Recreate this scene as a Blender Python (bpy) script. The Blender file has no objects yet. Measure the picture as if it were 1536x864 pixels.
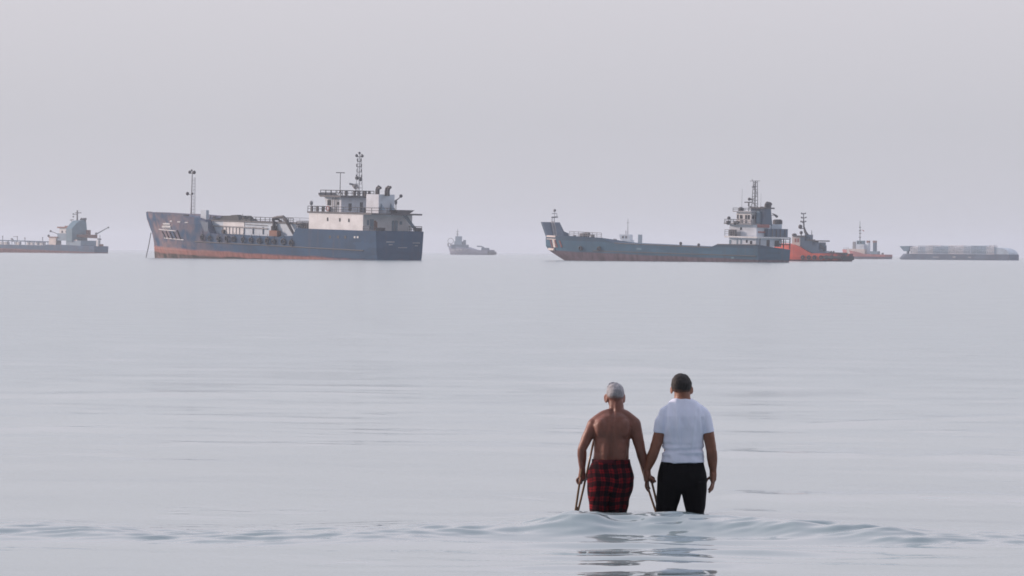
import bpy, math, random
import numpy as np
from mathutils import Vector, Matrix, noise as mnoise

random.seed(7)
rng = np.random.default_rng(11)
scene = bpy.context.scene
COL = scene.collection
R = math.radians

# ------------------------------------------------------------------ camera
F, CX, CY = 6400.0, 768.0, 432.0          # focal length and centre in photograph pixels
H = 2.18                                   # eye height above the sea
PITCH, ROLL = math.atan(53.5 / F), 0.0079
CAM = Vector((0, 0, H))
_up0 = Vector((0, math.sin(PITCH), math.cos(PITCH)))
FWD = Vector((0, math.cos(PITCH), -math.sin(PITCH)))
RIGHT = Vector((math.cos(ROLL), 0, 0)) + _up0 * math.sin(ROLL)
UP = Vector((-math.sin(ROLL), 0, 0)) + _up0 * math.cos(ROLL)

cam_data = bpy.data.cameras.new('camera')
cam_data.sensor_width = 36.0
cam_data.lens = 36.0 * F / 1536.0
cam_data.clip_start, cam_data.clip_end = 0.5, 60000
cam = bpy.data.objects.new('camera', cam_data)
COL.objects.link(cam)
m = Matrix((RIGHT, UP, -FWD)).transposed().to_4x4()
m.translation = CAM
cam.matrix_world = m
scene.camera = cam


def ray(px, py):
    return FWD + RIGHT * ((px - CX) / F) - UP * ((py - CY) / F)


def at_y(px, py, Y):
    d = ray(px, py)
    return CAM + d * (Y / d.y)


def horizon(px):
    return 378.5 + ROLL * (px - CX)


# ------------------------------------------------------------------ materials
def new_mat(name):
    mt = bpy.data.materials.new(name)
    mt.use_nodes = True
    nt = mt.node_tree
    return mt, nt, nt.nodes['Principled BSDF']


def N(nt, typ, **kw):
    n = nt.nodes.new(typ)
    for k, v in kw.items():
        setattr(n, k, v)
    return n


def mixc(nt, fac, a, b):
    n = N(nt, 'ShaderNodeMix', data_type='RGBA')
    for sock, v in ((n.inputs[0], fac), (n.inputs[6], a), (n.inputs[7], b)):
        if hasattr(v, 'is_output'):
            nt.links.new(v, sock)
        elif isinstance(v, (int, float)):
            sock.default_value = v
        else:
            sock.default_value = (*v, 1)
    return n.outputs[2]


def mth(nt, op, a, b=None, clamp=False):
    n = N(nt, 'ShaderNodeMath', operation=op)
    n.use_clamp = clamp
    for sock, v in ((n.inputs[0], a), (n.inputs[1], b)):
        if v is None:
            continue
        if hasattr(v, 'is_output'):
            nt.links.new(v, sock)
        else:
            sock.default_value = v
    return n.outputs[0]


def noise_fac(nt, scale=(1, 1, 1), sc=1.0, detail=3, coord='Object'):
    tc = N(nt, 'ShaderNodeTexCoord')
    mp = N(nt, 'ShaderNodeMapping')
    mp.inputs['Scale'].default_value = scale
    nt.links.new(tc.outputs[coord], mp.inputs[0])
    nz = N(nt, 'ShaderNodeTexNoise')
    nz.inputs['Scale'].default_value = sc
    nz.inputs['Detail'].default_value = detail
    nt.links.new(mp.outputs[0], nz.inputs['Vector'])
    return nz.outputs['Fac'], nz.outputs['Color']


def ramp(nt, fac, lo, hi):
    n = N(nt, 'ShaderNodeMapRange')
    n.inputs['From Min'].default_value = lo
    n.inputs['From Max'].default_value = hi
    nt.links.new(fac, n.inputs['Value'])
    return n.outputs[0]


def paint(name, col, rough=0.55, rust=0.25, rust_col=(0.16, 0.07, 0.04), metal=0.0):
    """weathered ship paint: blotches plus streaks running down"""
    mt, nt, b = new_mat(name)
    f1, _ = noise_fac(nt, (0.35, 0.35, 0.5), 1.0, 4)
    dark = tuple(c * 0.78 for c in col)
    c = mixc(nt, ramp(nt, f1, 0.35, 0.7), col, dark)
    f2, _ = noise_fac(nt, (1.3, 1.3, 0.12), 1.0, 4)
    fac = mth(nt, 'MULTIPLY', ramp(nt, f2, 0.56, 0.8), rust)
    c = mixc(nt, fac, c, rust_col)
    nt.links.new(c, b.inputs['Base Color'])
    b.inputs['Roughness'].default_value = rough
    b.inputs['Metallic'].default_value = metal
    return mt


def hull_paint(name, top, boot, zb, top2=None, z2=None, slime=(0.045, 0.05, 0.045), zs=-99,
               rust=0.35, rust_col=(0.2, 0.085, 0.05), edge=0.25, slope=0.0, bow=None):
    """topside paint, boot topping below zb, weed at the water, optional band above z2 and patchy tint towards one end"""
    mt, nt, b = new_mat(name)
    tc = N(nt, 'ShaderNodeTexCoord')
    sx = N(nt, 'ShaderNodeSeparateXYZ')
    nt.links.new(tc.outputs['Object'], sx.inputs[0])
    z = mth(nt, 'SUBTRACT', sx.outputs[2], mth(nt, 'MULTIPLY', sx.outputs[0], slope))
    f1, _ = noise_fac(nt, (0.12, 0.12, 0.5), 1.0, 5)
    f2, _ = noise_fac(nt, (0.9, 0.9, 0.07), 1.0, 5)
    f3, _ = noise_fac(nt, (0.3, 0.3, 0.3), 1.0, 4)
    zn = mth(nt, 'ADD', z, mth(nt, 'MULTIPLY', mth(nt, 'SUBTRACT', f1, 0.5), edge * 4))
    c = mixc(nt, ramp(nt, f3, 0.3, 0.75), top, tuple(x * 0.72 + 0.006 for x in top))
    tcv = N(nt, 'ShaderNodeMapping')
    tcv.inputs['Scale'].default_value = (0.16, 0.16, 0.42)
    nt.links.new(tc.outputs['Object'], tcv.inputs[0])
    vor = N(nt, 'ShaderNodeTexVoronoi', distance='CHEBYCHEV')
    vor.inputs['Scale'].default_value = 1.0
    nt.links.new(tcv.outputs[0], vor.inputs['Vector'])
    sv = N(nt, 'ShaderNodeSeparateXYZ')
    nt.links.new(vor.outputs['Color'], sv.inputs[0])
    c = mixc(nt, mth(nt, 'MULTIPLY', ramp(nt, sv.outputs[0], 0.55, 0.75), 0.30), c, tuple(x * 1.35 + 0.006 for x in top))   # repainted plates
    if top2 is not None:
        k = ramp(nt, zn, z2 - 0.1, z2 + 0.1)
        c = mixc(nt, k, c, top2)
    streak = mth(nt, 'MULTIPLY', ramp(nt, f2, 0.52, 0.75), rust)
    c = mixc(nt, streak, c, rust_col)
    bootc = mixc(nt, ramp(nt, f2, 0.4, 0.7), boot, tuple(x * 0.6 for x in boot))
    c = mixc(nt, ramp(nt, zn, zb + edge, zb - edge), c, bootc)
    c = mixc(nt, ramp(nt, zn, zs + 0.2, zs - 0.2), c, slime)
    if bow is not None:
        x0, x1, bc, amt = bow
        k = mth(nt, 'MULTIPLY', ramp(nt, sx.outputs[0], x0, x1), mth(nt, 'MULTIPLY', ramp(nt, f3, 0.38, 0.6), amt))
        c = mixc(nt, k, c, bc)
    nt.links.new(c, b.inputs['Base Color'])
    b.inputs['Roughness'].default_value = 0.75
    b.inputs['Specular IOR Level'].default_value = 0.12
    return mt


M = {
    'white': paint('white_paint', (0.73, 0.735, 0.75), 0.5, 0.2, (0.45, 0.36, 0.33)),
    'white_clean': paint('blue_shade_white_paint', (0.64, 0.71, 0.80), 0.5, 0.12, (0.35, 0.30, 0.28)),  # white with the blue shade of the after sides tinted into it
    'pale_blue': paint('pale_blue_paint', (0.50, 0.60, 0.70), 0.5, 0.15),
    'blue_grey': paint('blue_grey_paint', (0.05, 0.105, 0.18), 0.5, 0.2),
    'mid_blue': paint('mid_blue_paint', (0.17, 0.27, 0.36), 0.5, 0.2),
    'teal': paint('teal_paint', (0.10, 0.21, 0.28), 0.5, 0.15),
    'dark': paint('dark_steel', (0.035, 0.035, 0.042), 0.6, 0.3, (0.08, 0.04, 0.03)),
    'dark_grey': paint('dark_grey_steel', (0.075, 0.078, 0.09), 0.6, 0.3, (0.1, 0.05, 0.04)),
    'grey': paint('grey_steel', (0.26, 0.27, 0.29), 0.55, 0.3),
    'light_steel': paint('light_steel', (0.42, 0.43, 0.46), 0.5, 0.25),
    'rust': paint('rusty_brown', (0.24, 0.105, 0.07), 0.7, 0.4),
    'red': paint('red_oxide_paint', (0.55, 0.10, 0.065), 0.55, 0.25),
    'dull_red': paint('dull_red_paint', (0.36, 0.12, 0.11), 0.55, 0.3),
    'cream': paint('cream_paint', (0.66, 0.58, 0.55), 0.55, 0.25),
    'rubber': paint('black_rubber', (0.040, 0.047, 0.060), 0.8, 0.0),
    'cargo_white': paint('cargo_white_coating', (0.80, 0.80, 0.84), 0.5, 0.1, (0.5, 0.4, 0.38)),
    'glass': paint('dark_window_glass', (0.03, 0.035, 0.045), 0.12, 0.0),
    'tarp': paint('dark_green_canvas', (0.04, 0.05, 0.052), 0.8, 0.1),
    'lettering': paint('white_lettering', (0.78, 0.78, 0.78), 0.6, 0.0),
}


# ------------------------------------------------------------------ mesh helper
class MB:
    def __init__(self, tf=None):
        self.v, self.f, self.tf, self.ch = [], [], tf, []

    def add(self, vs, fs):
        o = len(self.v)
        self.ch.append((o, o + len(vs), len(self.f), len(self.f) + len(fs)))
        self.v += [self.tf(*p) if self.tf else tuple(p) for p in vs]
        self.f += [tuple(i + o for i in f) for f in fs]
        return self

    def hexa(self, b, t):
        """closed solid between polygon b (bottom) and polygon t (top)"""
        n = len(b)
        fs = [tuple(range(n))[::-1], tuple(range(n, 2 * n))]
        fs += [(i, (i + 1) % n, n + (i + 1) % n, n + i) for i in range(n)]
        return self.add(list(b) + list(t), fs)

    def box(self, x0, x1, y0, y1, z0, z1):
        b = [(x0, y0), (x1, y0), (x1, y1), (x0, y1)]
        return self.hexa([(x, y, z0) for x, y in b], [(x, y, z1) for x, y in b])

    def tube(self, pts, r, n=6, cap=True):
        pts = [Vector(p) for p in pts]
        rs = r if isinstance(r, (list, tuple)) else [r] * len(pts)
        vs, fs = [], []
        ref = None
        for i, p in enumerate(pts):
            a = pts[max(i - 1, 0)]
            c = pts[min(i + 1, len(pts) - 1)]
            t = (c - a).normalized()
            if ref is None:
                ref = Vector((1, 0, 0)) if abs(t.x) < 0.8 else Vector((0, 1, 0))
            ref = (ref - t * ref.dot(t)).normalized()
            w = t.cross(ref)
            for k in range(n):
                an = 2 * math.pi * k / n
                vs.append(tuple(p + (ref * math.cos(an) + w * math.sin(an)) * rs[i]))
        for i in range(len(pts) - 1):
            for k in range(n):
                a, b = i * n + k, i * n + (k + 1) % n
                fs.append((a, b, b + n, a + n))
        if cap:
            fs.append(tuple(range(n))[::-1])
            e = (len(pts) - 1) * n
            fs.append(tuple(range(e, e + n)))
        return self.add(vs, fs)

    def ball(self, c, r, n=10, m_=7):
        rx, ry, rz = r if isinstance(r, (tuple, list)) else (r, r, r)
        vs = [(c[0], c[1], c[2] - rz)]
        for j in range(1, m_):
            ph = -math.pi / 2 + math.pi * j / m_
            for k in range(n):
                an = 2 * math.pi * k / n
                vs.append((c[0] + rx * math.cos(ph) * math.cos(an), c[1] + ry * math.cos(ph) * math.sin(an), c[2] + rz * math.sin(ph)))
        vs.append((c[0], c[1], c[2] + rz))
        fs = [(0, 1 + (k + 1) % n, 1 + k) for k in range(n)]
        for j in range(m_ - 2):
            for k in range(n):
                a, b = 1 + j * n + k, 1 + j * n + (k + 1) % n
                fs.append((a, b, b + n, a + n))
        top = len(vs) - 1
        e = 1 + (m_ - 2) * n
        fs += [(e + k, e + (k + 1) % n, top) for k in range(n)]
        return self.add(vs, fs)

    def torus(self, c, axis, R_, r, n=14, k_=6):
        axis = Vector(axis).normalized()
        a = axis.orthogonal().normalized()
        b = axis.cross(a)
        c = Vector(c)
        vs, fs = [], []
        for i in range(n):
            an = 2 * math.pi * i / n
            d = a * math.cos(an) + b * math.sin(an)
            for k in range(k_):
                t = 2 * math.pi * k / k_
                vs.append(tuple(c + d * (R_ + r * math.cos(t)) + axis * (r * math.sin(t))))
        for i in range(n):
            for k in range(k_):
                fs.append((i * k_ + k, i * k_ + (k + 1) % k_, ((i + 1) % n) * k_ + (k + 1) % k_, ((i + 1) % n) * k_ + k))
        return self.add(vs, fs)

    def rail(self, pts, h=1.05, r=0.05, step=1.6, bars=3, up=(0, 0, 1), post=1.2):
        up = Vector(up)
        pts = [Vector(p) for p in pts]
        for i in range(1, bars + 1):
            self.tube([p + up * (h * i / bars) for p in pts], r if i == bars else r * 0.75, 4)
        for a, b in zip(pts[:-1], pts[1:]):
            n = max(1, int(round((b - a).length / step)))
            for k in range(n + 1):
                p = a.lerp(b, k / n)
                self.tube([p, p + up * h], r * post, 4)
        return self

    def clusters(self, pad):
        """groups of shapes that touch one another"""
        bb = []
        for a, b, c, d in self.ch:
            p = np.array([tuple(q) for q in self.v[a:b]])
            bb.append((p.min(0) - pad, p.max(0) + pad))
        lab = list(range(len(bb)))

        def find(i):
            while lab[i] != i:
                i = lab[i]
            return i
        for i in range(len(bb)):
            for j in range(i):
                if (bb[i][0] <= bb[j][1]).all() and (bb[j][0] <= bb[i][1]).all():
                    lab[find(i)] = find(j)
        out_ = {}
        for i in range(len(bb)):
            out_.setdefault(find(i), []).append(i)
        return list(out_.values())

    def build(self, name, mat, parent=None, smooth=False):
        """one object, or one for each separate piece of equipment on a ship"""
        if self.tf and len(self.ch) > 1 and not any(w in name for w in ('railing', 'walkway_rail', 'pipe_rail', 'hull', 'rack', 'stiffener')):
            cl = self.clusters(0.75 if 'lettering' in name else 0.06)
            if len(cl) > 1:
                res = []
                for c in cl:
                    m_ = MB()
                    for k in c:
                        a, b, f0, f1 = self.ch[k]
                        m_.add(self.v[a:b], [tuple(i - a for i in f) for f in self.f[f0:f1]])
                    res.append((len(m_.v), m_.build(name, mat, parent, smooth)))
                return max(res, key=lambda t: t[0])[1]
        me = bpy.data.meshes.new(name)
        me.from_pydata([tuple(v) for v in self.v], [], self.f)
        me.validate()
        import bmesh
        bm = bmesh.new()
        bm.from_mesh(me)
        bmesh.ops.recalc_face_normals(bm, faces=bm.faces)
        bm.to_mesh(me)
        bm.free()
        if smooth:
            me.polygons.foreach_set('use_smooth', [True] * len(me.polygons))
        o = bpy.data.objects.new(name, me)
        me.materials.append(mat)
        COL.objects.link(o)
        if parent is not None:
            o.parent = parent
        return o


def tag(o, label=None, cat=None, group=None, kind=None):
    for k, v in (('label', label), ('category', cat), ('group', group), ('kind', kind)):
        if v:
            o[k] = v
    return o


def empty(name, loc, rot=None):
    o = bpy.data.objects.new(name, None)
    o.empty_display_size = 0.3
    o.location = loc
    if rot is not None:
        o.rotation_euler = rot
    COL.objects.link(o)
    return o




def lit(p, q, t):
    return tuple(a + (b - a) * t for a, b in zip(p, q))


# ------------------------------------------------------------------ light, sky, air
SUN_EL, SUN_DIR = R(17), Vector((-0.965, 0.26, 0)).normalized()   # direction towards the sun
to_sun = Vector((SUN_DIR.x * math.cos(SUN_EL), SUN_DIR.y * math.cos(SUN_EL), math.sin(SUN_EL)))
sun_data = bpy.data.lights.new('sun', 'SUN')
sun_data.energy = 3.0
sun_data.angle = R(3.0)
sun_data.color = (1.0, 0.77, 0.66)
sun = bpy.data.objects.new('sun', sun_data)
sun.rotation_euler = to_sun.to_track_quat('Z', 'Y').to_euler()
sun.location = (-40, 20, 60)
COL.objects.link(sun)

world = bpy.data.worlds.new('World')
scene.world = world
world.use_nodes = True
wt = world.node_tree
bg = wt.nodes['Background']
sky = wt.nodes.new('ShaderNodeTexSky')
sky.sky_type = 'NISHITA'
sky.sun_disc = False
sky.sun_elevation = SUN_EL
sky.sun_rotation = math.atan2(SUN_DIR.x, SUN_DIR.y)
sky.air_density, sky.dust_density, sky.ozone_density = 1.0, 3.0, 1.5
# a veil of thin overcast, brighter towards the zenith, in front of the clear sky
tcw = wt.nodes.new('ShaderNodeTexCoord')
sep = wt.nodes.new('ShaderNodeSeparateXYZ')
wt.links.new(tcw.outputs['Generated'], sep.inputs[0])
mr = wt.nodes.new('ShaderNodeMapRange')
mr.inputs['From Min'].default_value, mr.inputs['From Max'].default_value = 0.2, 0.9
wt.links.new(sep.outputs[2], mr.inputs['Value'])
mr0 = wt.nodes.new('ShaderNodeMapRange')
mr0.inputs['From Min'].default_value, mr0.inputs['From Max'].default_value = 0.03, 0.2
wt.links.new(sep.outputs[2], mr0.inputs['Value'])
veil = mixc(wt, mr0.outputs[0], (6.0, 5.98, 6.52), (10.3, 9.4, 10.1))
veil = mixc(wt, mr.outputs[0], veil, (9.4, 9.7, 11.5))
wcol = mixc(wt, 0.86, sky.outputs[0], veil)
# the sky is darkened behind the camera to put the men's backs in shade
mr2 = wt.nodes.new('ShaderNodeMapRange')
mr2.interpolation_type = 'SMOOTHSTEP'
mr2.inputs['From Min'].default_value, mr2.inputs['From Max'].default_value = -0.85, 0.3
mr2.inputs['To Min'].default_value, mr2.inputs['To Max'].default_value = 0.36, 1.0
wt.links.new(sep.outputs[1], mr2.inputs['Value'])
vm_ = wt.nodes.new('ShaderNodeVectorMath')
vm_.operation = 'SCALE'
wt.links.new(wcol, vm_.inputs[0])
wt.links.new(mr2.outputs[0], vm_.inputs['Scale'])
wcol = vm_.outputs[0]
wt.links.new(wcol, bg.inputs['Color'])
bg.inputs['Strength'].default_value = 0.1

scene.view_settings.view_transform = 'Standard'
scene.view_settings.look = 'None'
scene.view_settings.exposure = 0.07
scene.view_settings.gamma = 1.0
scene.render.engine = 'CYCLES'
scene.cycles.use_denoising = True
scene.cycles.max_bounces = 6
scene.cycles.volume_bounces = 1
scene.cycles.filter_width = 1.7

FAR = 12000.0
hz = MB().box(-2600, 2600, -60, FAR + 40, -4.5, 46)
haze_mat = bpy.data.materials.new('haze')
haze_mat.use_nodes = True
ht = haze_mat.node_tree
ht.nodes.clear()
out = ht.nodes.new('ShaderNodeOutputMaterial')
pv = ht.nodes.new('ShaderNodeVolumePrincipled')
pv.inputs['Color'].default_value = (0.825, 0.875, 0.96, 1)
pv.inputs['Density'].default_value = 0.00013
pv.inputs['Anisotropy'].default_value = 0.3
ht.links.new(pv.outputs[0], out.inputs['Volume'])
haze = hz.build('haze', haze_mat)
tag(haze, 'pale lavender sea haze hanging over the whole bay', 'haze', kind='stuff')

# ------------------------------------------------------------------ the sea: one sheet to the horizon
def interp(x, pts):
    xs, ys = zip(*pts)
    return np.interp(x, xs, ys)


rowpx = np.concatenate([np.linspace(700, 500, 40), np.linspace(499, 8, 860), np.geomspace(7.8, F * H / FAR, 60)])
ys_ = F * H / rowpx                                     # distances of the rows
ang = np.concatenate([np.linspace(-0.42, -0.135, 60, endpoint=False), np.linspace(-0.135, 0.135, 900),
                      np.linspace(0.135, 0.42, 61)[1:]])
Yg, Ag = np.meshgrid(ys_, ang, indexing='ij')
Xg = Yg * Ag
dY = np.gradient(ys_)[:, None] * np.ones_like(Ag)

Zg = np.zeros_like(Xg)


def vnoise(x, y, seed, octaves=3):
    """smooth value noise"""
    r_ = np.random.default_rng(seed)
    tab = r_.random((256, 256))
    tot, amp, s = 0, 0.5, 1.0
    for _ in range(octaves):
        xi, yi = np.floor(x * s).astype(int), np.floor(y * s).astype(int)
        fx, fy = x * s - xi, y * s - yi
        fx, fy = fx * fx * (3 - 2 * fx), fy * fy * (3 - 2 * fy)
        a, b = tab[xi % 256, yi % 256], tab[(xi + 1) % 256, yi % 256]
        c, d = tab[xi % 256, (yi + 1) % 256], tab[(xi + 1) % 256, (yi + 1) % 256]
        tot = tot + amp * (a * (1 - fx) * (1 - fy) + b * fx * (1 - fy) + c * (1 - fx) * fy + d * fx * fy)
        amp, s = amp * 0.5, s * 2
    return tot / (1 - 0.5 ** octaves)


def smooth(x, a, b):
    t = np.clip((x - a) / (b - a), 0, 1)
    return t * t * (3 - 2 * t)


# ripples: many small waves running mostly ashore, stronger in patches
patch = smooth(vnoise(Xg * 0.35, Yg * 0.16, 3), 0.42, 0.75)
dashes = smooth(vnoise(Xg * 0.9 + 40, Yg * 0.42, 8), 0.60, 0.80)
for k in range(70):
    lam = 0.22 * (26.0 ** rng.random())
    th = rng.normal(0, 0.55 if lam < 1.5 else 0.3)
    kx, ky = math.sin(th) * 2 * math.pi / lam, -math.cos(th) * 2 * math.pi / lam
    slope = 0.0031 * (1.0 if lam < 1.2 else 0.8)
    amp = slope * lam / (2 * math.pi)
    fade = smooth(lam / dY, 2.5, 5.0)
    gain = (0.3 + 0.9 * patch + 1.9 * dashes) if lam < 2.2 else 0.45 + 1.3 * patch
    Zg += amp * fade * gain * np.sin(kx * Xg + ky * Yg + rng.random() * 6.283)


def px_line(pts, zc=0.03):
    """a wave crest drawn on the water, as distance for every bearing"""
    out_ = []
    for px, py in pts:
        d = ray(px, py)
        t = (H - zc) / -d.z
        out_.append((d.x / d.y, d.y * t))
    return out_


def ridge(pts, amps, front, back, seed, wob=0.25, zc=0.03):
    global Zg
    pl = px_line(pts, zc)
    yc = interp(Ag, pl) + (vnoise(Ag * 60, Ag * 0, seed) - 0.5) * wob * 2
    am = interp(Ag, [((px - CX) / F, a) for px, a in amps])
    am = am * (0.55 + 0.9 * vnoise(Ag * 75, Yg * 0.5, seed + 1))
    s = Yg - yc
    prof = np.where(s < 0, np.exp(-(s / front) ** 2), np.exp(-(s / back) ** 2))
    Zg += am * prof
    return prof


pr = ridge([(-700, 800), (0, 779), (150, 782), (300, 789), (600, 783), (800, 777), (960, 774), (1070, 775), (1200, 780), (1420, 790), (2200, 794)],
           [(-700, 0.03), (0, 0.055), (150, 0.05), (230, 0.02), (500, 0.03), (620, 0.045), (780, 0.06), (860, 0.135), (1080, 0.135), (1250, 0.10), (1400, 0.03), (1536, 0.012), (2200, 0.02)],
           0.47, 1.2, 21, 0.10, 0.114)
# short oblique wavelets on the face of that swell
for k in range(26):
    lam = 0.13 * (3.0 ** rng.random())
    th = rng.normal(0.35, 0.35)
    amp = 0.048 * lam / (2 * math.pi)
    Zg += amp * pr * np.sin(math.sin(th) * 6.283 / lam * Xg - math.cos(th) * 6.283 / lam * Yg + rng.random() * 6.283)
ridge([(1060, 768), (1100, 765), (1536, 772)], [(1040, 0), (1100, 0.015), (1250, 0.008), (1330, 0)], 0.35, 0.5, 23)
ridge([(800, 770), (960, 770)], [(560, 0), (700, 0.012), (900, 0.018), (1100, 0.0)], 0.3, 0.5, 24)
ridge([(1000, 740), (1536, 742)], [(1040, 0), (1120, 0.022), (1400, 0.022), (1536, 0.012)], 0.5, 0.8, 25)
ridge([(1000, 676), (1536, 684)], [(1020, 0), (1100, 0.03), (1280, 0.03), (1340, 0.014), (1420, 0.03), (1536, 0.03)], 0.6, 0.9, 26)
ridge([(700, 548), (1400, 556)], [(740, 0), (820, 0.05), (960, 0.045), (1040, 0.02), (1250, 0.045), (1330, 0.0)], 1.1, 1.6, 27, 1.0)
ridge([(0, 592), (500, 590)], [(40, 0), (110, 0.035), (300, 0.035), (420, 0)], 0.9, 1.3, 28, 0.8)
ridge([(300, 505), (900, 498)], [(330, 0), (400, 0.05), (500, 0.0), (560, 0.05), (700, 0.05), (720, 0)], 1.6, 2.2, 29, 1.5)
ridge([(1100, 640), (1536, 622)], [(1150, 0), (1250, 0.02), (1400, 0.024), (1536, 0.01)], 0.6, 1.0, 30)
for k in range(26):
    lam = 0.24 * (3.2 ** rng.random())
    th = rng.normal(0, 0.6)
    amp = 0.005 * lam / (2 * math.pi)
    Zg += amp * np.exp(-((Xg - 1.15) / 1.8) ** 2 - ((Yg - 31.0) / 2.0) ** 2) * np.sin(math.sin(th) * 6.283 / lam * Xg - math.cos(th) * 6.283 / lam * Yg + rng.random() * 6.283)
# the bathers have stirred up the water round them
stir = np.exp(-((Xg - 1.15) / 1.5) ** 2 - ((Yg - 31.0) / 2.0) ** 2)
for k in range(34):
    lam = 0.5 * (3.6 ** rng.random())
    th = rng.normal(0, 0.22)
    amp = 0.027 * lam / (2 * math.pi)
    Zg += amp * stir * np.sin(math.sin(th) * 6.283 / lam * Xg - math.cos(th) * 6.283 / lam * Yg + rng.random() * 6.283)
nr, nc = Zg.shape
verts = np.stack([Xg, Yg, Zg], -1).reshape(-1, 3)
i, j = np.meshgrid(np.arange(nr - 1), np.arange(nc - 1), indexing='ij')
a_ = (i * nc + j).ravel()
faces = np.stack([a_, a_ + 1, a_ + nc + 1, a_ + nc], -1)
me = bpy.data.meshes.new('sea')
me.vertices.add(len(verts))
me.vertices.foreach_set('co', verts.astype(np.float32).ravel())
me.loops.add(faces.size)
me.loops.foreach_set('vertex_index', faces.astype(np.int32).ravel())
me.polygons.add(len(faces))
me.polygons.foreach_set('loop_start', np.arange(0, faces.size, 4, dtype=np.int32))
me.polygons.foreach_set('loop_total', np.full(len(faces), 4, dtype=np.int32))
me.polygons.foreach_set('use_smooth', np.ones(len(faces), dtype=bool))
me.update()
me.validate()
sea = bpy.data.objects.new('sea', me)
COL.objects.link(sea)
sea['kind'] = 'structure'

wm, nt, b = new_mat('sea_water')
b.inputs['Base Color'].default_value = (0.245, 0.33, 0.355, 1)
b.inputs['IOR'].default_value = 1.333
geo = N(nt, 'ShaderNodeNewGeometry')
mp = N(nt, 'ShaderNodeMapping')
nt.links.new(geo.outputs['Position'], mp.inputs[0])


def slope_noise(scale, detail, sx_, sy_, amount, seed):
    mp = N(nt, 'ShaderNodeMapping')
    mp.inputs['Scale'].default_value = scale
    mp.inputs['Location'].default_value = (seed, seed * 2.3, 0)
    nt.links.new(geo.outputs['Position'], mp.inputs[0])
    nz = N(nt, 'ShaderNodeTexNoise')
    nz.inputs['Scale'].default_value = 1.0
    nz.inputs['Detail'].default_value = detail
    nt.links.new(mp.outputs[0], nz.inputs['Vector'])
    v1 = N(nt, 'ShaderNodeVectorMath', operation='SUBTRACT')
    nt.links.new(nz.outputs['Color'], v1.inputs[0])
    v1.inputs[1].default_value = (0.5, 0.5, 0.5)
    v2 = N(nt, 'ShaderNodeVectorMath', operation='MULTIPLY')
    nt.links.new(v1.outputs[0], v2.inputs[0])
    v2.inputs[1].default_value = (sx_ * amount, sy_ * amount, 0)
    return v2.outputs[0]


# ripples too small for the sheet, as slopes; they grow out of the mesh ripples with distance
dist = N(nt, 'ShaderNodeVectorMath', operation='LENGTH')
nt.links.new(geo.outputs['Position'], dist.inputs[0])
far = ramp(nt, dist.outputs['Value'], 38, 85)
s1 = slope_noise((0.5, 0.9, 1), 3, 0.6, 1.0, 0.17, 3.1)       # metre-size waves, far water
s2 = slope_noise((3.0, 5.0, 1), 2, 0.7, 1.0, 0.05, 9.7)       # hand-size ripples
pm = N(nt, 'ShaderNodeMapping')
pm.inputs['Scale'].default_value = (0.02, 0.035, 1)
nt.links.new(geo.outputs['Position'], pm.inputs[0])
pn = N(nt, 'ShaderNodeTexNoise')
pn.inputs['Scale'].default_value = 1.0
pn.inputs['Detail'].default_value = 4
nt.links.new(pm.outputs[0], pn.inputs['Vector'])
gust = ramp(nt, pn.outputs['Fac'], 0.35, 0.7)


def vscale(v, s):
    n = N(nt, 'ShaderNodeVectorMath', operation='SCALE')
    nt.links.new(v, n.inputs[0])
    if hasattr(s, 'is_output'):
        nt.links.new(s, n.inputs['Scale'])
    else:
        n.inputs['Scale'].default_value = s
    return n.outputs[0]


def vadd(a, b_):
    n = N(nt, 'ShaderNodeVectorMath', operation='ADD')
    nt.links.new(a, n.inputs[0])
    nt.links.new(b_, n.inputs[1])
    return n.outputs[0]


nt.links.new(mth(nt, 'ADD', mth(nt, 'MULTIPLY', far, 0.13), 0.05), b.inputs['Roughness'])
g1 = mth(nt, 'MULTIPLY', far, mth(nt, 'ADD', mth(nt, 'MULTIPLY', gust, 0.7), 0.5))
g2 = mth(nt, 'ADD', mth(nt, 'MULTIPLY', far, 0.45), 0.22)
nv = vadd(geo.outputs['Normal'], vadd(vscale(s1, g1), vscale(s2, g2)))
nn = N(nt, 'ShaderNodeVectorMath', operation='NORMALIZE')
nt.links.new(nv, nn.inputs[0])
nt.links.new(nn.outputs[0], b.inputs['Normal'])
me.materials.append(wm)
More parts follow.
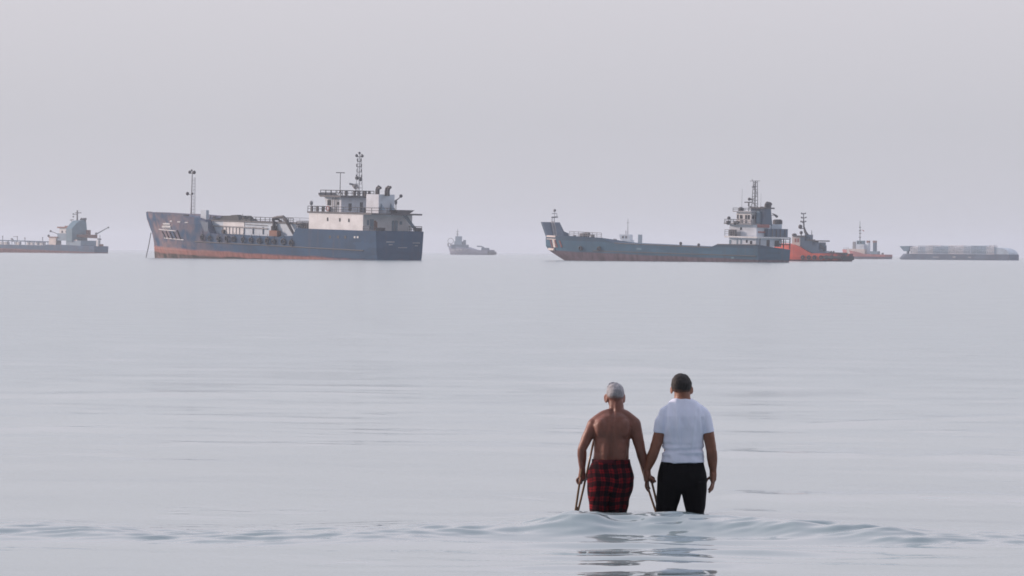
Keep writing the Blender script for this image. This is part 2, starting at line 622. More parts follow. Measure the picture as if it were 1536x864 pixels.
# ------------------------------------------------------------------ ships
class Ship:
    """local frame: u from the stern forwards, v from the port side inwards, z up"""
    def __init__(s, name, label, D, corner_px, theta, L, B, trim):
        d = ray(corner_px, horizon(corner_px))
        s.O = Vector((CAM.x + d.x * D / d.y, D, 0))
        t = R(theta)
        c, sn = math.cos(R(trim)), math.sin(R(trim))
        s.h = Vector((-math.cos(t) * c, math.sin(t) * c, sn))
        s.p = Vector((-math.sin(t), -math.cos(t), 0))
        s.n = s.h.cross(s.p)
        s.L, s.B = L, B
        mw = Matrix((s.h, s.p, s.n)).transposed()
        loc = s.O + s.h * (L / 2) - s.p * (B / 2)
        s.root = empty(name, loc, mw.to_euler())
        tag(s.root, label, 'ship', 'ships anchored off the beach')

    def tf(s, u, v, z):
        return (u - s.L / 2, s.B / 2 - v, z)

    def mb(s):
        return MB(s.tf)

    def at(s, px, py, v=None, u=None):
        """where the line of sight through a photograph pixel meets the plane v (or u)"""
        d = ray(px, py)
        if v is not None:
            n, p0 = s.p, s.O - s.p * v
        else:
            n, p0 = s.h, s.O + s.h * u
        t = (p0 - CAM).dot(n) / d.dot(n)
        q = CAM + d * t - s.O
        return q.dot(s.h), -q.dot(s.p), q.dot(s.n)

    def block(s, mb, xl, xc, xr, yt, yb, v0, slope_aft=0.0):
        """box whose port side spans xl..xc on the plane v0 and whose after side spans xc..xr"""
        u0, _, z1 = s.at(xc, yt, v=v0)
        z0 = s.at(xc, yb, v=v0)[2]
        u1 = s.at(xl, yt, v=v0)[0]
        v1 = s.at(xr, yt, u=u0)[1]
        mb.box(u0, u1, v0, v1, z0, z1)
        return u0, u1, v0, v1, z0, z1

    def side_patch(s, mb, x0, x1, y0, y1, v, th=0.06):
        """thin plate standing proud of the port plane v"""
        ua, _, za = s.at(x1, y0, v=v)
        ub, _, zb = s.at(x0, y1, v=v)
        mb.box(ua, ub, v - th, v + 0.02, min(za, zb), max(za, zb))

    def aft_patch(s, mb, x0, x1, y0, y1, u, th=0.06):
        va, za = s.at(x0, y0, u=u)[1:]
        vb, zb = s.at(x1, y1, u=u)[1:]
        mb.box(u - th, u + 0.02, va, vb, min(za, zb), max(za, zb))

    def hull(s, name, mat, top_px, stem_px, full=0.72, p_top=2.4, p_wl=1.7, tip=0.0, stern_in=0.06, zbot=-4.5, chamfer=1.2, top_v=None, low_starboard=None):
        """closed hull; top edge and stem profile read off the photograph on the port side"""
        L, B = s.L, s.B
        tv = top_v or [0] * len(top_px)
        top = sorted([(lambda q: (q[0], q[2]))(s.at(px, py, v=v_)) for (px, py), v_ in zip(top_px, tv)])
        us_t, zs_t = zip(*top)
        stem = sorted(stem_px)                                 # (z, u) along the stem
        zs_s, us_s = zip(*stem)
        Lr = float(np.interp(zs_t[-1], zs_s, us_s))
        uu = sorted(set(list(np.linspace(0, full, 12)) + list(np.linspace(full, 1, 22)) + [min(max(u / Lr, 0), 1) for u in us_t]))
        lv = [0, 0.12, 0.24, 0.36, 0.45, 0.55, 0.65, 0.75, 0.84, 0.92, 1.0]

        def half_at(u, z):
            """half breadth of the plating at u, z"""
            ub_ = float(np.interp(z, zs_s, us_s))
            a_ = min(max(u / ub_, 0), 1)
            zt_ = float(np.interp(u, us_t, zs_t))
            w_ = min(max((z + 1.0) / (zt_ + 1.0), 0), 1)
            f_ = 1.0
            if a_ > full:
                f_ = 1 - (1 - tip) * ((a_ - full) / (1 - full)) ** (p_wl + (p_top - p_wl) * w_)
            return B / 2 * f_
        s.half_at = half_at
        zmid = min(zs_t) - .25
        vs, fs = [], []
        for a in uu:
            zt = float(np.interp(a * Lr, us_t, zs_t))
            for k, t in enumerate(lv):
                z = zbot + (zmid - zbot) * t / .75 if t <= .75 else zmid + (zt - zmid) * (t - .75) / .25
                ub = float(np.interp(z, zs_s, us_s))
                u = a * ub
                w = min(max((z + 1.0) / (zt + 1.0), 0), 1)
                p = p_wl + (p_top - p_wl) * w
                f = 1.0
                if a > full:
                    f = 1 - (1 - tip) * ((a - full) / (1 - full)) ** p
                if a < 0.12:
                    f *= 1 - stern_in * (1 - a / 0.12) * (1 - w)
                half = B / 2 * f
                if z < chamfer:
                    half -= min((chamfer - z) * 0.35, 1.4)
                half = max(half, 0.02)
                vs.append((u, B / 2 - half, z))
                zs2 = z
                if low_starboard and t > .75:
                    zs2 = min(z, zmid + (low_starboard(a * Lr) - zmid) * (t - .75) / .25)
                vs.append((u, B / 2 + half, zs2))
        K = len(lv)
        nA = len(uu)
        idx = lambda i, k, sd: (i * K + k) * 2 + sd
        for i in range(nA - 1):
            for k in range(K - 1):
                fs.append((idx(i, k, 0), idx(i, k + 1, 0), idx(i + 1, k + 1, 0), idx(i + 1, k, 0)))
                fs.append((idx(i, k, 1), idx(i + 1, k, 1), idx(i + 1, k + 1, 1), idx(i, k + 1, 1)))
            fs.append((idx(i, K - 1, 0), idx(i, K - 1, 1), idx(i + 1, K - 1, 1), idx(i + 1, K - 1, 0)))
            fs.append((idx(i, 0, 0), idx(i + 1, 0, 0), idx(i + 1, 0, 1), idx(i, 0, 1)))
        for i in (0, nA - 1):
            for k in range(K - 1):
                fs.append((idx(i, k, 0), idx(i, k, 1), idx(i, k + 1, 1), idx(i, k + 1, 0)))
        return s.mb().add(vs, fs).build(name, mat, s.root)


def on_hull(S, px, py, off=0.1):
    """the point of the port plating seen at a photograph pixel"""
    v = 1.0
    for _ in range(60):
        u, _, z = S.at(px, py, v=v)
        v = 0.6 * v + 0.4 * (S.B / 2 - S.half_at(u, z))
    return (u, v - off, z)


# ---------- coastal tanker, the large ship on the left
S = Ship('coastal_tanker', 'large grey blue tanker with white stern house, black tyre fenders and anchor chain', 1050, 563, 46, 88, 16, 1.25)
zb = S.at(420, 382, v=0)[2]
hp = hull_paint('tanker_hull_paint', (0.037, 0.088, 0.165), (0.42, 0.19, 0.165), zb, top2=None, zs=S.at(300, 385.5, v=0)[2] + 0.1,
                rust=0.24, rust_col=(0.16, 0.10, 0.095), edge=0.3, slope=0.012, bow=(4, 40, (0.34, 0.23, 0.215), 0.6))
wlz = lambda u: -math.sin(R(1.25)) * u
ub = S.at(219, 318, v=8)[0]
stem = [(-8, S.at(234, 387, v=8)[0] - 1), (S.at(232, 387, v=8)[2], S.at(232, 387, v=8)[0]), (S.at(231, 362, v=8)[2], S.at(231, 362, v=8)[0]),
        (S.at(228, 347, v=8)[2], S.at(227.5, 347, v=8)[0]), (S.at(220, 330, v=8)[2], S.at(220.5, 330, v=8)[0]), (S.at(219, 318, v=8)[2], ub)]
S.L_bow = ub
top_px = [(563, 346.5), (443, 342.5), (436, 353.5), (412, 355), (312, 350), (309, 349), (306.5, 330.5), (296, 326.5), (270, 323), (240, 320)]
tp = top_px + [(224, 319.5), (206, 318)]
S.hull('hull', hp, tp, stem, full=0.70, p_top=2.3, p_wl=1.75, chamfer=0.6, zbot=-6.0)
# stem-to-stern rubbing line, bow marks and fenders
mb = S.mb()
ua, _, za = S.at(281, 362, v=0)
u0, _, z0 = S.at(545, 376, v=0)
mb.tube([(u0, -0.03, z0), (ua - 3, -0.03, za)], 0.16, 6)
mb.build('rubbing_strake', M['dark_grey'], S.root)
for k in range(12):
    px = 304 + k * 12.0 + random.uniform(-1.6, 1.6)
    py = 356.5 + k * 0.62 + random.uniform(-0.8, 0.9)
    u, _, z = S.at(px, py, v=-0.15)
    rr = random.uniform(0.5, 0.72)
    mb = S.mb().torus((u, -0.28, z), (random.uniform(-.25, .25), 1, random.uniform(-.1, .1)), rr, random.uniform(.18, .26), 14, 7)
    mb.tube([(u, -0.15, z + rr), (u, -0.06, z + rr + 1.0)], 0.05, 4)
    mb.build('tyre_fender', M['rubber'], S.root, smooth=True)
# white frames and name strokes on the bow: the plating curves, so follow the hull half-breadth
def bow_v(u, z, S=S, full=0.70):
    ubz = float(np.interp(z, [a for a, _ in sorted(stem)], [b_ for _, b_ in sorted(stem)]))
    a = u / ubz
    w = min(max((z + 1) / 14.0, 0), 1)
    p = 1.75 + 0.55 * w
    f = 1 - (max(a - full, 0) / (1 - full)) ** p
    return S.B / 2 * (1 - f)


def bow_at(px, py):
    v = 1.0
    for _ in range(40):
        u, _, z = S.at(px, py, v=v)
        v = 0.5 * v + 0.5 * bow_v(min(u, ubmax - 0.5), z)
    return (u, v - 0.12, z)


ubmax = ub
strips = S.mb()
for a, b2, r in (((239, 344), (264, 346.5), .13), ((247, 357), (276, 360), .13)):
    strips.tube([bow_at(*lit(a, b2, t)) for t in np.linspace(0, 1, 8)], r, 4)
strips.build('bow_frame_line', M['lettering'], S.root)
darks = S.mb()
for a, b2 in (((244, 347), (249, 356)), ((250, 347), (254, 357)), ((255.5, 347.5), (260, 358)), ((261, 348), (265.5, 358)), ((266.5, 345.5), (271.5, 358.5))):
    darks.tube([bow_at(*lit(a, b2, t)) for t in np.linspace(0, 1, 5)], 0.26, 4)
darks.build('anchor_recess_bar', M['dark'], S.root)
nm = S.mb()
for (x0, x1, y, h_) in ((246, 256, 336.0, .34), (245, 257.5, 340.3, .45), (256, 259, 332, .25), (267, 271.5, 333, .2), (278, 283, 334, .2)):
    n = max(2, int((x1 - x0) / 1.7))
    for k in range(n):
        p = bow_at(x0 + (x1 - x0) * k / n, y + 0.05 * k)
        q = bow_at(x0 + (x1 - x0) * (k + 0.72) / n, y + 0.05 * k)
        nm.tube([p, q], h_ * random.uniform(.75, 1.0), 4)
nm.build('bow_lettering', M['lettering'], S.root)
nm = S.mb()
for (x0, x1, y, n, hgt) in ((579.5, 592, 363, 8, .34), (583, 589, 367, 4, .3), (597, 611, 371.5, 8, .2), (619, 630, 364.5, 7, .22), (622, 627, 368.7, 3, .22)):
    for k in range(n):
        xa = x0 + (x1 - x0) * k / n
        S.aft_patch(nm, xa, xa + (x1 - x0) / n * 0.7, y - hgt * 3, y + hgt * 3, 0.0, 0.05)
nm.build('stern_lettering', M['light_steel'], S.root)
mb = S.mb()
for (x, y) in ((495, 355.5), (507, 355.5), (518, 355.8)):
    u, _, z = S.at(x, y, v=0)
    mb.box(u - .35, u + .35, -0.05, 0.02, z - .35, z + .35)
mb.build('porthole', M['dark'], S.root)
mb = S.mb()
for x in (532, 536.5):
    u, _, z = S.at(x, 355.8, v=0)
    mb.box(u - .28, u + .28, -0.05, 0.02, z - .25, z + .25)
mb.build('draught_mark', M['lettering'], S.root)
# bow rail and bulwark cap
mb = S.mb()
for a, b2 in (((221, 318.2), (228, 318.6)), ((234, 319), (276, 322.8)), ((277, 322), (283, 323)), ((276, 324), (288, 326))):
    pts = [S.at(*lit(a, b2, t), v=0.6 + 7 * (1 - (lit(a, b2, t)[0] - 219) / 80) ** 2) for t in np.linspace(0, 1, 5)]
    mb.tube([(p[0], p[1], p[2] - 0.05) for p in pts], 0.22, 4)
mb.build('bulwark_cap', M['dark'], S.root)
# anchor chain
a = S.at(226.5, 349, v=6)
bnd = S.at(218.5, 388, v=5)
mb = S.mb()
mb.tube([lit(a, bnd, t)[:2] + (lit(a, bnd, t)[2] - 0.5 * math.sin(math.pi * t),) for t in np.linspace(0, 1, 12)], 0.11, 5)
mb.build('anchor_chain', M['dark_grey'], S.root)
# foremast with ladder and lamps
mb = S.mb()
base = S.at(286.5, 324, v=8)
um, vm = base[0], 8
zt = S.at(287.5, 257, v=8)[2]
mb.tube([(um, vm, base[2] - 2), (um - 0.15, vm, zt)], [0.24, 0.13], 8)
u2 = S.at(291.5, 290, v=8)[0]
ztl = S.at(291, 266, v=8)[2]
mb.tube([(u2, vm, base[2] - 2), (u2 + .2, vm, ztl)], 0.07, 4)
u3 = S.at(293.2, 290, v=8)[0]
mb.tube([(u3, vm, base[2] - 2), (u3 + .2, vm, ztl)], 0.07, 4)
zz = base[2]
while zz < ztl:
    mb.tube([(um, vm, zz), (u3 + .15, vm, zz)], 0.05, 4)
    zz += 0.85
fm = mb.build('foremast', M['light_steel'], S.root)
mb = S.mb()
for (x, y, r) in ((284.7, 258.3, .45), (287.6, 255.5, .28), (291.3, 258.6, .5), (281.2, 290.5, .48), (288.3, 290.5, .35)):
    p = S.at(x, y, v=8)
    mb.ball(p, (r, r * .8, r), 8, 6)
    mb.tube([p, (um, vm, p[2] - .4)], 0.07, 4)
mb.build('floodlight', M['dark'], fm)
# break-of-forecastle locker
mb = S.mb()
S.block(mb, 301, 309.3, 313.5, 315.3, 334, 1.2)
mb.build('ventilator_house', M['pale_blue'], S.root)
mb = S.mb()
p, q = S.at(301, 331, v=0.25), S.at(313, 350, v=0.25)
mb.hexa([(p[0], -0.04, p[2]), (q[0], -0.04, p[2] - .4), (q[0], -0.04, q[2] + .6), (q[0] + 1.2, -0.04, q[2] + .3)],
        [(p[0], .4, p[2]), (q[0], .4, p[2] - .4), (q[0], .4, q[2] + .6), (q[0] + 1.2, .4, q[2] + .3)])
mb.build('forecastle_bracket', M['blue_grey'], S.root)
# cargo trunk above the main deck
VT = 2.2
mb = S.mb()
u0, _, z1 = S.at(446, 336, v=VT)
u1, _, z1b = S.at(309, 332.6, v=VT)
zl = S.at(380, 354, v=VT)[2]
mb.box(u0, u1, VT, 13.8, zl - 1.5, z1)
tk = mb.build('cargo_trunk', M['pale_blue'], S.root)
mb = S.mb()
S.side_patch(mb, 335, 367, 332.5, 350.5, VT, 0.12)
mb.build('white_side_panel', M['white'], tk)
mb = S.mb()
for x in (335, 340, 345, 350, 355, 360, 366.5, 380, 395):
    S.side_patch(mb, x - .45, x + .1, 340.3, 351.5, VT, 0.25)
p, q = S.at(312, 338.3, v=VT), S.at(402, 343, v=VT)
mb.tube([(p[0], VT - .2, p[2]), (q[0], VT - .2, q[2])], .17, 5)
p, q = S.at(402, 338.5, v=VT), S.at(368, 336.5, v=VT)
mb.tube([(p[0], VT - .2, p[2]), (q[0], VT - .2, q[2])], .08, 4)
mb.build('trunk_stiffener', M['grey'], tk)
mb = S.mb()
S.side_patch(mb, 335.2, 338, 344.5, 350, VT, 0.6)
mb.build('deck_valve', M['dark'], S.root)
mb = S.mb()
zc = z1
mb.box(u0 - 1.5, u1 + .5, 1.9, 14.1, z1 + .003, z1 + .35)
mb.build('trunk_walkway', M['dark_grey'], S.root)
mb = S.mb()
for (x0, x1, yt, yb, va, vb) in ((327, 357, 323.4, 333, 3, 9), (340, 355, 322.2, 333, 5, 8), (316, 330, 327, 333, 3, 11), (357, 374, 328, 334, 2.5, 6), (312, 320, 324.5, 332.5, 6, 9)):
    ua, _, za = S.at(x1, yt, v=va)
    ubx = S.at(x0, yt, v=va)[0]
    zlo = S.at(x1, yb, v=va)[2]
    b4 = [(ua - .5, va, zlo), (ubx + .6, va, zlo), (ubx + .6, vb, zlo), (ua - .5, vb, zlo)]
    t4 = [(ua + .8, va + .7, za), (ubx - .9, va + .7, za - .15), (ubx - .9, vb - .8, za - .1), (ua + .8, vb - .8, za)]
    mb.hexa(b4, t4)
mb.build('covered_deck_gear', M['tarp'], S.root)
mb = S.mb()
for x, yt, r in ((316, 323, .12), (322, 324.5, .2), (364, 321, .08), (366, 326, .3), (319.5, 325.5, .15)):
    p = S.at(x, yt, v=4)
    mb.tube([(p[0], 4, p[2]), (p[0], 4, zc)], r, 6)
mb.build('vent_pipe', M['dark_grey'], S.root)
mb = S.mb()
ra, rb = S.at(440, 327.5, v=2.1), S.at(370, 325, v=2.1)
mb.rail([(ra[0], 2.1, zc + .3), (rb[0], 2.1, zc + .3)], ra[2] - zc - .3, 0.075, 1.75, 2, post=1.6)
mb.rail([(ra[0], 13.8, zc + .3), (rb[0], 13.8, zc + .3)], ra[2] - zc - .3, 0.05, 3.5, 2)
mb.build('walkway_railing', M['dark_grey'], S.root)
# hose crane amidships
mb = S.mb()
p0 = S.at(411, 347, v=1.6)
q0 = S.at(411, 339, v=1.6)
mb.tube([p0, q0], 0.8, 8)
mb.tube([S.at(x, y, v=1.6) for x, y in ((411.5, 345), (411, 335), (409.5, 328.5))], [.6, .42, .34], 8)
mb.tube([S.at(x, y, v=1.4) for x, y in ((409, 327.5), (416, 326), (425, 325.6), (430, 331), (435, 341), (440.5, 351.5))], [.3, .36, .45, .5, .4, .3], 8)
mb.tube([S.at(x, y, v=2.2) for x, y in ((410, 329), (417, 329), (423, 333))], .28, 6)
cr = mb.build('hose_crane', M['dark'], S.root)
mb = S.mb()
p, q = S.at(405.5, 345.5, v=1.2), S.at(417, 354.5, v=1.2)
mb.box(q[0], p[0], .8, 2.1, q[2], p[2])
mb.build('crane_pedestal', M['rust'], cr)
# poop front rails and gear
mb = S.mb()
a, b2 = S.at(445, 332, v=1.5), S.at(463, 332, v=1.5)
zpo = S.at(452, 342, v=1.5)[2]
mb.rail([(b2[0], 1.5, zpo), (a[0], 1.5, zpo), (a[0], 14, zpo)], a[2] - zpo, .085, 2.3, 3)
for x, y, r in ((458, 336, .5), (455, 339, .7), (461, 337.5, .55)):
    p = S.at(x, y, v=3)
    mb.tube([(p[0], 3, zpo - .4), (p[0], 3, p[2])], r * .6, 6)
    mb.ball(p, r * .8, 8, 6)
mb.build('poop_railing', M['dark_grey'], S.root)
# stern house
VH = 0.25
mb = S.mb()
hu0, hu1, hv0, hv1, hz0, hz1 = S.block(mb, 463.5, 544.8, 618.5, 321.8, 347.5, VH)
hs = mb.build('stern_house', M['white'], S.root)
mb = S.mb()
for x, y in ((491.5, 328.8), (509.8, 329.8), (523.4, 330.6)):
    S.side_patch(mb, x - 1, x + 1, y - 2.6, y + 2.6, VH, .07)
mb.build('house_window', M['glass'], hs)
mb = S.mb()
for (x0, x1, y0, y1) in ((555, 560, 329, 345), (588, 591, 331, 346.5), (592, 596, 331, 346.5), (599.5, 603, 332, 337), (550.5, 553.5, 330, 338)):
    S.aft_patch(mb, x0, x1, y0, y1, hu0, .08)
mb.build('house_door', M['mid_blue'], hs)
mb = S.mb()
for (x0, x1, y0, y1) in ((561, 563.5, 331, 345), (564, 565.2, 333, 345)):
    S.aft_patch(mb, x0, x1, y0, y1, hu0, .15)
mb.build('rusty_locker', M['rust'], hs)
mb = S.mb()
mb.box(hu0 - 3.2, hu1 + .6, hv0 - .15, hv1 + .4, hz1 + .003, hz1 + .4)
dk = mb.build('bridge_deck', M['dark_grey'], S.root)
zd = hz1 + .4
mb = S.mb()
hr = S.at(467, 310.5, v=VH)[2] - S.at(467, 320, v=VH)[2]
mb.rail([(hu1 + .5, hv1, zd), (hu1 + .5, hv0, zd), (hu0 - 3.1, hv0, zd), (hu0 - 3.1, S.at(592, 316, u=hu0 - 3.1)[1], zd)], hr * .82, .075, 2.6, 2)
for x in (467.5, 476, 485, 495):
    p = S.at(x, 312, v=VH + .3)
    mb.box(p[0] - .25, p[0] + .25, VH + .1, VH + .6, zd, zd + hr * .8)
mb.build('bridge_deck_railing', M['dark_grey'], dk)
mb = S.mb()
mb.torus((S.at(492, 315, v=VH)[0], VH - .12, zd + .8), (0, 1, 0), .55, .15, 12, 6)
mb.build('lifebuoy', M['dull_red'], S.root)
mb = S.mb()
p = S.at(467, 304.5, v=.6)
mb.tube([(p[0], .6, zd), (p[0], .6, p[2])], .09, 5)
mb.ball(p, (.45, .45, .6), 8, 6)
mb.build('searchlight', M['grey'], S.root)
# wheelhouse
VW = 3.4
mb = S.mb()
wu0, wu1, wv0, wv1, wz0, wz1 = S.block(mb, 491.5, 512, 551.5, 296, 322, VW)
u_l = wu1
mb.hexa([(wu1 - .01, wv0, wz0 + 2.2), (wu1 + .6, wv0, wz0 + 2.2), (wu1 + .6, wv1, wz0 + 2.2), (wu1 - .01, wv1, wz0 + 2.2)],
        [(wu1 - .01, wv0, wz1), (wu1 + 1.2, wv0, wz1), (wu1 + 1.2, wv1, wz1), (wu1 - .01, wv1, wz1)])
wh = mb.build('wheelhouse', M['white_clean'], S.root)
mb = S.mb()
S.side_patch(mb, 491.3, 496.8, 300, 308, VW, .08)
S.side_patch(mb, 506.3, 508.8, 303, 307, VW, .08)
for (x0, x1, y0, y1) in ((523, 527, 305, 316), (540, 544, 303.5, 318), (545, 549, 311, 319)):
    S.aft_patch(mb, x0, x1, y0, y1, wu0, .08)
mb.build('wheelhouse_window', M['glass'], wh)
mb = S.mb()
for x in (499, 502.5, 505):
    p = S.at(x, 308, v=VW - .25)
    mb.tube([(p[0], VW - .25, zd), (p[0], VW - .25, wz1)], .1, 5)
mb.build('drain_pipe', M['grey'], wh)
mb = S.mb()
mb.box(wu0 - 1.2, wu1 + 1.6, wv0 - 1.2, wv1 + 1.2, wz1 + .003, wz1 + .45)
p = S.at(490.5, 290.5, v=2.4)
mb.hexa([(wu1 + 1.6, 2.2, wz1 + .05), (wu1 + 2.2, 2.2, wz1 + .6), (wu1 + 2.2, 8, wz1 + .6), (wu1 + 1.6, 8, wz1 + .05)],
        [(wu1 + 1.6, 2.2, wz1 + .45), (wu1 + 2.2, 2.2, wz1 + 1.0), (wu1 + 2.2, 8, wz1 + 1.0), (wu1 + 1.6, 8, wz1 + .45)])
mk = mb.build('monkey_island', M['dark_grey'], S.root)
mb = S.mb()
zm = wz1 + .45
hm = S.at(520, 286, v=VW)[2] - zm
mb.rail([(wu0 - 1.1, wv1 + 1.1, zm), (wu1 + 1.5, wv1 + 1.1, zm), (wu1 + 1.5, wv0 - 1.1, zm), (wu0 - 1.1, wv0 - 1.1, zm), (wu0 - 1.1, wv1 + 1.1, zm)], hm, .09, 1.8, 2)
for x in (519, 532, 538.5, 548, 554):
    p = S.at(x, 290, u=wu0 - 1.0)
    mb.box(wu0 - 1.2, wu0 - .8, p[1] - .3, p[1] + .3, zm, zm + hm * .95)
mb.build('monkey_island_railing', M['dark'], mk)
# radar tripod and main mast
mb = S.mb()
vq = 5.0
uq = S.at(510, 290, v=vq)[0]
zq = S.at(510, 259, v=vq)[2]
for du, dv in ((.8, 0), (-.6, .5), (-.6, -.5)):
    mb.tube([(uq + du, vq + dv, zm), (uq, vq, zq - 4.5), (uq, vq, zq)], [.1, .1, .08], 5)
mb.tube([(uq + 1.3, vq - .3, zq), (uq - 1.3, vq + .3, zq)], .11, 4)
mb.build('signal_mast', M['dark_grey'], S.root)
vmm = 8.0
um = S.at(538.5, 290, v=vmm)[0]
zt = S.at(539.5, 229, v=vmm)[2]
mb = S.mb()
w0 = .62
for du, dv in ((1, 1), (1, -1), (-1, 1), (-1, -1)):
    mb.tube([(um + du * w0, vmm + dv * w0, zm), (um + du * .28, vmm + dv * .28, zt - 1.2)], .085, 4)
zz, k = zm, 0
while zz < zt - 2:
    t = (zz - zm) / (zt - 1.2 - zm)
    w = w0 + (.28 - w0) * t
    c4 = [(um + w, vmm + w, zz), (um + w, vmm - w, zz), (um - w, vmm - w, zz), (um - w, vmm + w, zz)]
    mb.tube(c4 + [c4[0]], .06, 4)
    w2 = w0 + (.28 - w0) * (t + .07)
    mb.tube([c4[k % 4], (um - w2 if c4[k % 4][0] > um else um + w2, c4[k % 4][1], zz + 1.0)], .05, 4)
    zz += 1.0
    k += 1
mb.tube([(um, vmm, zt - 1.4), (um, vmm, zt)], .14, 5)
mm = mb.build('main_mast', M['light_steel'], S.root)
mb = S.mb()
for y, hw in ((235, 4.6), (250, 4), (266, 4.5), (242, 3), (258, 3.5)):
    p, q = S.at(539 - hw, y, v=vmm), S.at(539 + hw * .8, y, v=vmm)
    mb.tube([p, q], .09, 4)
    for e in (p, q):
        mb.tube([(e[0], e[1], e[2]), (e[0], e[1], e[2] + .7)], .13, 5)
for x, y, r in ((535, 233.5, .38), (543.5, 234, .38), (535.5, 267, .5), (541, 269, .45), (539.3, 229.5, .32)):
    mb.ball(S.at(x, y, v=vmm), r, 8, 6)
mb.build('mast_light', M['dark_grey'], mm)
mb = S.mb()
p, q = S.at(524, 275.5, v=vmm - 1), S.at(534, 277.8, v=vmm + .2)
mb.tube([p, lit(p, q, .5), q], .25, 6)
c = S.at(530, 279.5, v=vmm)
mb.tube([S.at(529.5, 277, v=vmm), c], .3, 6)
mb.tube([c, (um, vmm, c[2] - .3)], .28, 5)
mb.tube([c, (um, vmm, c[2] - 2.0)], .12, 5)
mb.ball(S.at(533.5, 279.5, v=vmm), .7, 8, 6)
mb.build('radar_scanner', M['grey'], mm)
# funnel casing
VF = 5.2
mb = S.mb()
fu0, fu1, fv0, fv1, fz0, fz1 = S.block(mb, 549.5, 568.3, 592, 291.6, 322.5, VF)
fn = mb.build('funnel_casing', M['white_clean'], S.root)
mb = S.mb()
for x in (571.5, 586):
    a, b2, c2 = S.at(x, 305, u=fu0), S.at(x - 1.5, 315, u=fu0), S.at(x + 3.5, 315, u=fu0)
    mb.hexa([(fu0 - .02, a[1], a[2]), (fu0 - .02, b2[1], b2[2]), (fu0 - .02, c2[1], c2[2])],
            [(fu0 - .08, a[1], a[2]), (fu0 - .9, b2[1], b2[2]), (fu0 - .9, c2[1], c2[2])])
mb.build('funnel_vent_cowl', M['mid_blue'], fn)
mb = S.mb()
for x, y0, tx, ty in ((565, 291.5, 568.5, 279.5), (567.3, 291.5, 571, 281.5), (579, 292, 583, 280), (582.5, 292, 586, 280.5)):
    b4 = S.at(x, y0, v=VF + 2.2)
    pts = [S.at(x, y0 + 2, v=VF + 2.2), S.at(x, y0 - 5, v=VF + 2.2), S.at(x + .8, (y0 + ty) / 2 - 3.5, v=VF + 2.2), S.at(tx, ty, v=VF + 2.2)]
    mb.tube(pts, .36, 8)
mb.build('exhaust_pipe', M['dark'], fn)
# after boat platform, stairs, stern rail
mb = S.mb()
u9 = hu0 - 2.6
a, b2, c2, d2 = (S.at(x, y, u=u9) for x, y in ((594, 315), (622, 315.5), (614, 321), (597, 321)))
mb.hexa([(u9, p[1], p[2]) for p in (a, b2, c2, d2)], [(u9 + 5, p[1], p[2]) for p in (a, b2, c2, d2)])
mb.build('rescue_boat_cradle', M['dark_grey'], S.root)
mb = S.mb()
for x, y in ((598, 322), (607, 322), (613, 322)):
    p = S.at(x, y, u=u9 + 1)
    mb.tube([(u9 + 1, p[1], zd - .1), (u9 + 1, p[1], p[2] + .6)], .18, 5)
p, q, r_ = S.at(592, 302, u=hu0 + 1), S.at(598.5, 297.5, u=hu0 + 1), S.at(601.5, 294, u=hu0 + 1)
mb.tube([p, q, r_], [.2, .12, .12], 5)
mb.ball(r_, .45, 7, 5)
p, q = S.at(594, 303.5, u=hu0), S.at(593.7, 321, u=hu0)
mb.tube([p, q], .1, 5)
mb.ball(p, (.35, .35, .7), 7, 5)
mb.build('provision_davit', M['dark_grey'], S.root)
mb = S.mb()
for dx in (0, 3.6):
    p, q = S.at(603 + dx, 323, u=hu0 - .6), S.at(616 + dx * .7, 346.5, u=hu0 - .6)
    mb.tube([(hu0 - 1.2, p[1], p[2]), (hu0 - 2.5, q[1], q[2])], .2, 5)
for t in np.linspace(.05, .95, 9):
    p, q = S.at(603 + 13 * t, 323 + 23.5 * t, u=hu0 - .6), S.at(606.6 + 12 * t, 323 + 23.5 * t, u=hu0 - .6)
    mb.tube([(hu0 - 1.2 - 1.3 * t, p[1], p[2]), (hu0 - 1.2 - 1.3 * t, q[1], q[2])], .12, 4)
mb.build('stair_ladder', M['mid_blue'], S.root)
mb = S.mb()
zst = S.at(600, 347, u=.2)[2]
hh = S.at(625, 340, u=.2)[2] - zst
va, vb = S.at(620, 347, u=.2)[1], S.at(632.6, 347, u=.2)[1]
mb.rail([(.2, va, zst), (.2, vb, zst), (9, vb, zst)], hh, .09, 2.3, 3)
mb.build('stern_railing', M['dark_grey'], S.root)
mb = S.mb()
mb.rail([(.2, .3, zst), (hu0, .3, zst)], hh * .8, .07, 2.0, 2)
mb.build('stern_railing', M['dark_grey'], S.root)
mb = S.mb()
for x, r in ((568, .8), (574, .7), (624.5, .7), (628.5, .7)):
    p = S.at(x, 344, u=2.0)
    mb.tube([(2, p[1], zst), (2, p[1], p[2] + .4)], [r * .8, r], 8)
mb.build('mooring_bollard', M['dark_grey'], S.root)
def lattice(S, mb, u, v, z0, z1, w0, w1, r=.08, step=1.0):
    for du, dv in ((1, 1), (1, -1), (-1, 1), (-1, -1)):
        mb.tube([(u + du * w0, v + dv * w0, z0), (u + du * w1, v + dv * w1, z1)], r, 4)
    zz, k = z0 + .2, 0
    while zz < z1:
        w = w0 + (w1 - w0) * (zz - z0) / (z1 - z0)
        c4 = [(u + w, v + w, zz), (u + w, v - w, zz), (u - w, v - w, zz), (u - w, v + w, zz)]
        mb.tube(c4 + [c4[0]], r * .8, 4)
        if zz + step < z1:
            a, b_ = c4[k % 4], c4[(k + 1) % 4]
            mb.tube([a, (b_[0], b_[1], zz + step)], r * .7, 4)
        zz += step
        k += 1


